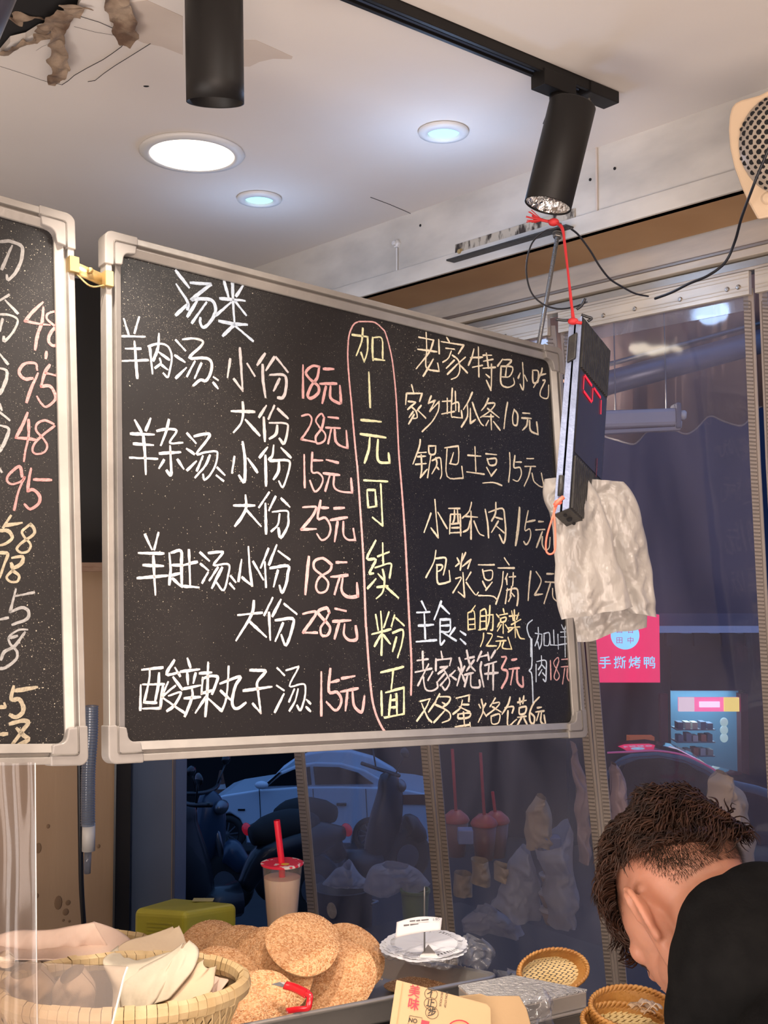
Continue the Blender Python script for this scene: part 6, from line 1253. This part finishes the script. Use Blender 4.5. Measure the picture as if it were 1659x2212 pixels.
q = V(q4[1] - e0 * .012 - e1_ * .006 - Z * .038); b = MB(); b.lathe(q, axes(-e1_), [(.004, 0), (.004, .003), (.0001, .004)], 14); b.build('pin', M['screw'], t, smooth=False)
q = q4[1] - e0 * .028 - e1_ * .008 - Z * .060; b = MB(); b.box(q, (.034, .001, .018), Rb); lb_ = b.build('paper_label', M['doily'], t); text('label_print', 'R6', q - e1_ * .001 + Z * .003, Matrix((e0, Z, -e1_)).transposed(), .010, inkm, lb_, .0002)
crinkle([(1090, 2142), (1060, 2160), (1100, 2200), (1150, 2250)], [(1160, 2130), (1190, 2150), (1196, 2190), (1216, 2250)], 1.66, 'crinkled clear bag lying over the front of the steel box', 75, bulge=.02, crump=.03, freq=18)
# kraft bags
M['kraft'] = mat('kraft_paper', (.50, .34, .185), .75, var=(.46, .31, .165), vscale=4, bump=.06, bscale=90)
kn_ = V((-.08, -.90, .42)).normalized(); k1 = P(940, 2170, 1.52); k2 = P(1080, 2180, 1.56)
def KP(x, y, o=.0): return PP(x, y, k1 + kn_ * o, kn_)
t2 = thing('paper_food_bag', 'plain kraft paper bag behind the printed one', 'paper bag', P(1080, 2290, 1.56))
b = MB(); b.prism([PP(x, y, k2, kn_) for x, y in [(985, 2152), (1038, 2146), (1052, 2151), (1122, 2151), (1138, 2180), (1168, 2290), (985, 2290)]], -kn_ * .006); b.build('bag_sheet', M['kraft'], t2, bevel=.0015)
t = thing('paper_food_bag', 'kraft paper bag printed with red and black characters', 'paper bag', P(940, 2290, 1.50))
b = MB(); b.prism([KP(x, y) for x, y in [(856, 2116), (920, 2133), (991, 2152), (1052, 2168), (1061, 2178), (1063, 2290), (830, 2290)]], -kn_ * .007); b.build('bag_sheet', M['kraft'], t, bevel=.0015)
b = MB(); b.tube([KP(870, 2122, .001), KP(846, 2290, .001)], .0004, 4); b.build('side_fold', mat('kraft_fold', (.42, .28, .13), .8), t)
ex = (KP(1000, 2180) - KP(900, 2160)).normalized(); ey = kn_.cross(ex).normalized(); RK = Matrix((ex, ey, kn_)).transposed()
ey = ey if ey.z > 0 else -ey; RK = Matrix((ex, ey, kn_)).transposed()
kr = mat('red_print', (.72, .035, .06), .6); kb = mat('black_print', (.03, .025, .02), .7); sK = 1.5 / F
text('printed_character', '美', KP(895, 2143, .0012), RK, 27 * sK, kr, t, .0002, bold=.003); text('printed_character', '味', KP(893, 2171, .0012), RK, 26 * sK, kr, t, .0002, bold=.014)
for i, (ch, x, y) in enumerate((('不', 931, 2147), ('止', 930, 2168), ('步', 933, 2188))):
    text('printed_character', ch, KP(x, y, .0008), RK, 19 * sK, kb, t, .0002, bold=.012)
    b = MB(); c = KP(x, y, .0007); b.tube([c + RK @ V((14 * sK * math.cos(a * PI / 12), 12 * sK * math.sin(a * PI / 12), 0)) for a in range(25)], .0003, 4, cap=False); b.build('printed_ring', kb, t)
RK2 = Matrix((-ey, ex, kn_)).transposed()
for i, tx in enumerate(('DELICIOUS', 'NON-STOP')): text('small_print', tx, KP(953 + i * 10, 2157 + i * 2, .0008), RK2, 6.5 * sK, kb, t, .0001)
text('printed_word', 'NO', KP(892, 2205, .0008), RK, 12 * sK, kb, t, .0002, bold=.02)
b = MB(); b.tube([KP(x, y, .0007) for x, y in [(885, 2194), (912, 2199), (908, 2218), (881, 2213), (885, 2194)]], .0003, 4); b.build('printed_frame', kb, t)
b = MB(); b.prism([KP(x, y, .0008) for x, y in [(911, 2203), (928, 2207), (924, 2222), (908, 2218)]], -kn_ * .0003); b.build('printed_block', kr, t)
b = MB(); b.tube([KP(992 + 25 * math.cos(a), 2224 - 20 * math.sin(a), .0007) for a in [PI * i / 14 for i in range(15)]], .0015, 6, flat=.3); b.build('printed_arc', kr, t)
b = MB(); b.prism([P(x, y, 1.40) for x, y in [(1440, 2206), (1472, 2196), (1490, 2215), (1500, 2260), (1440, 2260)]], V((0, .003, 0))); o = b.build('paper_slip', M['kraft']); tag(o, 'corner of a pale paper slip below the neck of the seated person', 'paper')
# rattan baskets
M['rattan'] = mat('amber_rattan', (.40, .17, .04), .4, var=(.52, .26, .07), vscale=30, bump=.2, bscale=90)
M['bamboo'] = mat('pale_bamboo', (.66, .50, .24), .5, var=(.52, .36, .13), vscale=12)
def rattan(c, nrm, rx, ry, h, label, x=V((1, 0, 0))):
    R = axes(nrm, x); t = thing('rattan_basket', label, 'basket', c - R @ V((0, 0, h)))
    E_ = lambda a, k=1.0, z=0: c + R @ V((rx * k * math.cos(a), ry * k * math.sin(a), z))
    for j, (k, z) in enumerate(((1.0, 0), (.985, -h * .22), (.965, -h * .45))):
        for ph in (0, PI):
            b = MB(); n = 260; b.tube([E_(2 * PI * i / n, k + .022 * math.cos(i * .62 + ph), z + .0032 * math.sin(i * .62 + ph)) for i in range(n + 1)], .0030, 5, cap=False); b.build('braided_rim', M['rattan'], t, smooth=True)
    b = MB()
    for i in range(40):
        a = 2 * PI * i / 40; b.tube([E_(a, 1.0, 0), E_(a, .97, -h * .5), E_(a, .86, -h)], .0024, 5)
    b.build('stakes', M['rattan'], t, kind='stuff')
    b = MB(); b.grid(lambda u, v: E_(2 * PI * u, .95 - .12 * v, -h * (.1 + .9 * v)), 48, 3, wrap=True); b.build('side_wall', M['rattan'], t, solid=.002)
    for j in range(-8, 9):             # herringbone floor strips, one part each
        b = MB(); y = j / 9
        L = math.sqrt(max(0, 1 - y * y)) * .86; n = 10
        for i in range(n):
            x0 = -L + 2 * L * i / n; x1 = x0 + 2 * L / n * .93; sg_ = .035 if j % 2 else -.035
            p = c + R @ V((rx * x0, ry * (y * .86 - sg_), -h + .001)); q = c + R @ V((rx * x1, ry * (y * .86 + sg_), -h + .004)); b.beam(p, q, ry * .082, .0012, up=nrm)
        b.build('bamboo_strip', M['bamboo'], t)
    return t
rattan(P(1196, 2096, 1.95), V((.30, -.72, .62)), .068, .036, .02, 'small rattan basket tipped on its side behind the steel box', V((.95, .2, .15)))
rattan(P(1366, 2178, 1.62), V((0, -.18, 1)), .060, .055, .026, 'upper small rattan basket beside the bowed head')
rattan(P(1352, 2212, 1.60), V((.05, -.12, 1)), .062, .055, .03, 'lower rattan basket nested under the other by the bowed head')
for i, (x, y) in enumerate(((1372, 2176), (1392, 2170), (1405, 2180), (1384, 2182), (1414, 2176), (1400, 2188))):
    b = MB(); q = P(x, y, 1.58); b.grid(lambda u, v: q + V(((u - .5) * .016 + .003 * math.sin(v * 4), (v - .5) * .012, .006 * math.sin(PI * u) + .004 * noise.noise(V((u * 3 + i, v * 3, 1))))), 6, 5)
    o = b.build('onion_skin', mat('onion_skin_%d' % i, random.choice([(.62, .42, .26), (.78, .60, .46), (.50, .28, .12)]), .4), smooth=True, solid=.0008); tag(o, ['leftmost thin peel in the upper rattan basket', 'peel standing above the others in the upper rattan basket', 'middle right peel in the upper rattan basket', 'lower pale peel in the upper rattan basket', 'rightmost curled peel in the upper rattan basket', 'lowest peel near the rim of the upper rattan basket'][i], 'peel', 'curled peels in the rattan basket')

# ------------------------------------------------------------------ bowed person at the lower right
M['skin'] = mat('skin', (.50, .235, .155), .5, var=(.46, .20, .13), vscale=18, sss=.25, bump=.05, bscale=160)
M['hoodie'] = mat('black_cotton', (.0045, .0045, .005), .95, spec=.12, var=(.007, .007, .0075), vscale=40, bump=.15, bscale=220)
M['hair'] = mat('dark_brown_hair', (.014, .006, .004), .5, var=(.045, .018, .010), vscale=60, spec=.3)
M['stub'] = mat('cropped_hair', (.035, .020, .012), .7)
HD = 1.40
FD = V((-.34, .62, -.70)).normalized(); UU = V((-.30, .60, .74)); UU = (UU - FD * UU.dot(FD)).normalized(); RRt = FD.cross(UU).normalized()
HR = Matrix((RRt, FD, UU)).transposed()
EAR = P(1392, 1975, HD)
HC = EAR - HR @ V((-.080, -.008, -.012))
def H(x, y, z): return HC + HR @ V((x, y, z))
def remesh(name, build, vox, m, parent, sm=6, smooth=True, label=None):
    b = MB(); build(b); me = bpy.data.meshes.new('tmp'); me.from_pydata([tuple(p) for p in b.v], [], b.f)
    o = bpy.data.objects.new('tmp', me); COL.objects.link(o); r = o.modifiers.new('r', 'REMESH'); r.mode = 'VOXEL'; r.voxel_size = vox
    s_ = o.modifiers.new('s', 'SMOOTH'); s_.iterations = sm; s_.factor = .5
    dg = bpy.context.evaluated_depsgraph_get(); m2 = bpy.data.meshes.new_from_object(o.evaluated_get(dg)); bpy.data.objects.remove(o)
    b2 = MB(); b2.add([v.co for v in m2.vertices], [tuple(p.vertices) for p in m2.polygons]); bpy.data.meshes.remove(m2)
    return b2.build(name, m, parent, smooth=smooth, label=label), b2
def capsule(b, p, q, r0, r1, n=16):
    p, q = V(p), V(q); pts = [p + (q - p) * i / 8 for i in range(9)]; b.tube(pts, [r0 + (r1 - r0) * i / 8 for i in range(9)], n); b.ball(p, r0, 8); b.ball(q, r1, 8)
NB = H(.012, -.125, -.135)       # base of the neck
person = thing('person', 'person with curly dark hair and black hoodie, head bowed, seen from behind', 'person', V((NB.x + .45, NB.y - .10, 0)))
hip = V((NB.x + .42, NB.y - .12, .88))
def headb(b):
    b.ball(H(0, -.012, .030), (.074, .096, .092), 14, HR)
    b.ball(H(0, .030, .005), (.066, .070, .085), 12, HR)
    b.ball(H(0, .048, -.048), (.054, .048, .066), 12, HR)
    b.ball(H(0, .078, -.100), (.024, .020, .020), 10, HR)
    for s in (-1, 1):
        b.ball(H(s * .040, .020, -.070), (.020, .040, .030), 10, HR)
        b.ball(H(s * .034, .074, -.022), (.022, .020, .020), 10, HR)
        b.ball(H(s * .028, .088, .014), (.020, .010, .008), 8, HR)
        b.ball(H(s * .030, .088, -.008), (.014, .010, .010), 8, HR)
        b.tube([H(s * .060, .0, .0), H(s * .060, -.01, -.12)], .02, 8)
        # ear: bowl plus curled rim, lobe below
        Re = HR @ Matrix.Rotation(s * .42, 3, 'Z') @ Matrix.Rotation(-.12, 3, 'X')
        ec = H(s * .082, -.012, -.010)
        b.ball(ec, (.0065, .017, .026), 10, Re)
        pts = [ec + Re @ V((s * .004, .016, -.004)), ec + Re @ V((s * .006, .015, .018)), ec + Re @ V((s * .008, .004, .032)), ec + Re @ V((s * .009, -.014, .028)), ec + Re @ V((s * .009, -.020, .010)), ec + Re @ V((s * .007, -.016, -.012)), ec + Re @ V((s * .003, -.004, -.028)), ec + Re @ V((0, .006, -.034))]
        b.tube(smoothpts(pts, 4), .0052, 8); b.ball(ec + Re @ V((0, .002, -.031)), (.006, .010, .011), 8, Re)
    b.tube(smoothpts([H(0, .090, .012), H(0, .104, -.012), H(0, .116, -.034), H(0, .108, -.044)], 4), [.008] * 5 + [.010] * 4 + [.013] * 4, 10)
    for s in (-1, 1): b.ball(H(s * .011, .102, -.040), (.008, .009, .008), 8, HR)
    b.ball(H(0, .098, -.066), (.022, .008, .006), 8, HR); b.ball(H(0, .096, -.077), (.018, .009, .006), 8, HR)
    b.tube([H(0, -.02, .0), H(0, -.055, -.06), H(.004, -.09, -.11), NB, NB + (hip - NB) * .12], [.060, .062, .062, .066, .075], 20)
    b.tube([H(0, .01, -.06), H(0, -.02, -.09), NB], [.050, .052, .055], 16)
head, _ = remesh('head_and_neck', headb, .0032, M['skin'], person, 9)
for s in (-1, 1):
    b = MB(); b.ball(H(s * .030, .0955, -.008), (.010, .004, .006), 8, HR); b.build('eye', mat('eye_white_%d' % (s > 0), (.7, .68, .66), .2), head, smooth=True)
    b = MB(); b.tube(smoothpts([H(s * .018, .0985, .012), H(s * .032, .098, .017), H(s * .046, .089, .013)], 4), .0028, 6); b.build('eyebrow', M['hair'], head, smooth=True)
# hoodie: torso bending forward, shoulders, sleeves, bunched hood
sh = NB + (hip - NB) * .16
shl, shr = sh + V((-.13, -.13, -.06)), sh + V((.15, .13, -.05))
def hood(b):
    b.tube(smoothpts([NB + V((.03, -.02, .0)), sh + V((0, 0, -.02)), sh.lerp(hip, .5), hip], 4), [.085] + [.11, .125, .14, .15, .155, .16, .165, .165, .165, .165, .16, .16], 24, flat=1.25)
    capsule(b, sh, shl, .095, .080); capsule(b, sh, shr, .095, .080)
    for a, k in ((shl, V((-.16, .10, -.20))), (shr, V((-.10, .12, -.20)))):
        e = a + k; capsule(b, a, e, .075, .058); capsule(b, e, e + V((-.16, .12, -.06)), .055, .042)
    # hood bulk around the nape
    for x, y, d, r_ in ((1590, 2020, 1.30, .070), (1650, 1990, 1.32, .070), (1585, 2110, 1.29, .068), (1640, 2110, 1.28, .105), (1580, 2200, 1.28, .078), (1720, 2030, 1.34, .09), (1735, 2180, 1.32, .14), (1625, 1966, 1.33, .045), (1560, 2040, 1.30, .044), (1560, 2120, 1.29, .046), (1570, 2180, 1.29, .05)):
        b.ball(P(x, y, d), (r_, r_ * .9, r_), 10)
hd_, _ = remesh('hoodie', hood, .006, M['hoodie'], person, 10)
b = MB(); b.tube(smoothpts([P(1659, 2060, 1.262), P(1620, 2110, 1.235), P(1598, 2160, 1.232), P(1588, 2230, 1.24)], 6), .006, 8); b.build('hood_seam', M['hoodie'], hd_, smooth=True)
def legs(b):
    b.ball(hip, (.17, .14, .13), 12)
    for s in (-1, 1):
        a = hip + V((s * .085, s * .06, -.06)); k = a + V((-.02, .03, -.40)); f_ = V((k.x + .02, k.y - .02, .08)); capsule(b, a, k, .095, .062); capsule(b, k, f_, .060, .045)
remesh('trousers', legs, .010, mat('dark_trousers', (.02, .022, .03), .8), person, 4)
for s in (-1, 1):
    f_ = hip + V((s * .085 - .0, s * .06 + .01, 0)); b = MB(); b.ball(V((f_.x - .03, f_.y + .05, .040)), (.05, .13, .04), 10, Matrix.Rotation(.7, 3, 'Z')); b.build('shoe', M['blackp'], person, smooth=True)
# hair: cap, curls, cropped sides
rnd = random.Random(11)
def skull(az, el, k=1.0):            # az from the face forward round the left, el up
    d = V((-math.sin(az) * math.cos(el), math.cos(az) * math.cos(el), math.sin(el)))
    return H(d.x * .078 * k, -.012 + d.y * .100 * k + .006, .030 + d.z * .096 * k), HR @ d
b = MB()
def capf(u, v):
    az = 2 * PI * u; front = max(0, math.cos(az)); lo = -.10 + .42 * math.sin(az) ** 2 - .45 * front ** 1.5
    el = lo + (PI / 2 - lo) * v; p, d = skull(az, el, 1.035 + .03 * math.sin(v * PI)); return p + d * .006 * noise.noise(p * 40)
b.grid(capf, 48, 14, wrap=True); hair = b.build('hair', M['hair'], person, smooth=True)
b = MB()
for i in range(3400):
    az = rnd.uniform(0, 2 * PI); front = max(0, math.cos(az)); lo = -.12 + .42 * math.sin(az) ** 2 - .50 * front ** 1.5
    el = math.asin(min(1, max(-1, rnd.uniform(math.sin(lo), 1)))); p, d = skull(az, el, 1.05)
    flow = (HR @ V((-.55 + .3 * math.cos(az), .60, -.35))); flow = (flow - d * flow.dot(d)).normalized(); side = d.cross(flow)
    L = rnd.uniform(.026, .044) * (1 - .25 * max(0, math.sin(el))); curl = rnd.uniform(4, 9); ph = rnd.random() * 6; am = rnd.uniform(.003, .008); sw = V((noise.noise(p * 22), noise.noise(p * 22 + V((5, 0, 0))), noise.noise(p * 22 + V((0, 5, 0))))) * 1.3
    pts = []; q = V(p)
    for k in range(8):
        t_ = k / 7; dr = (d * (1.05 - 1.5 * t_) + flow * (.5 + 1.0 * t_) + sw + V((0, 0, -.35 * t_))).normalized(); q = q + dr * L / 7
        pts.append(q + side * am * math.sin(curl * t_ + ph) * t_ + d * am * .7 * math.cos(curl * t_ + ph) * t_)
    w0 = rnd.uniform(.0009, .0017); b.tube([p - d * .004] + pts, [w0] * 6 + [w0 * .8, w0 * .5, w0 * .15], 3, cap=False)
b.build('hair_strands', M['hair'], hair, smooth=True, kind='stuff')
b = MB()
for i in range(34000):
    az = rnd.uniform(.35, 2 * PI - .35); top_ = .42; el = rnd.uniform(-.38 + .10 * math.cos(az * 2), top_)
    lo2 = -.30 - .22 * max(0, -math.cos(az)) + .30 * max(0, math.sin(az) ** 8) + .30 * max(0, (-math.sin(az)) ** 8)
    if el < lo2 + .12 * noise.noise(V((az * 6, 0, 1))): continue
    dens = min(1, max(0, (el - lo2) / .42 + .14) ** 1.2)
    if rnd.random() > dens: continue
    p, d = skull(az, el, .975); fl2 = HR @ V((0, .2, -1)); dr = (d * .5 + fl2 * .7 + V((rnd.uniform(-.3, .3), rnd.uniform(-.3, .3), 0))).normalized(); L = .004 + .008 * dens
    sd = dr.cross(d).normalized() * .00026; b.add([p - sd, p + sd, p + dr * L + d * .002], [(0, 1, 2)])
b.build('cropped_sides', M['stub'], hair, kind='stuff')
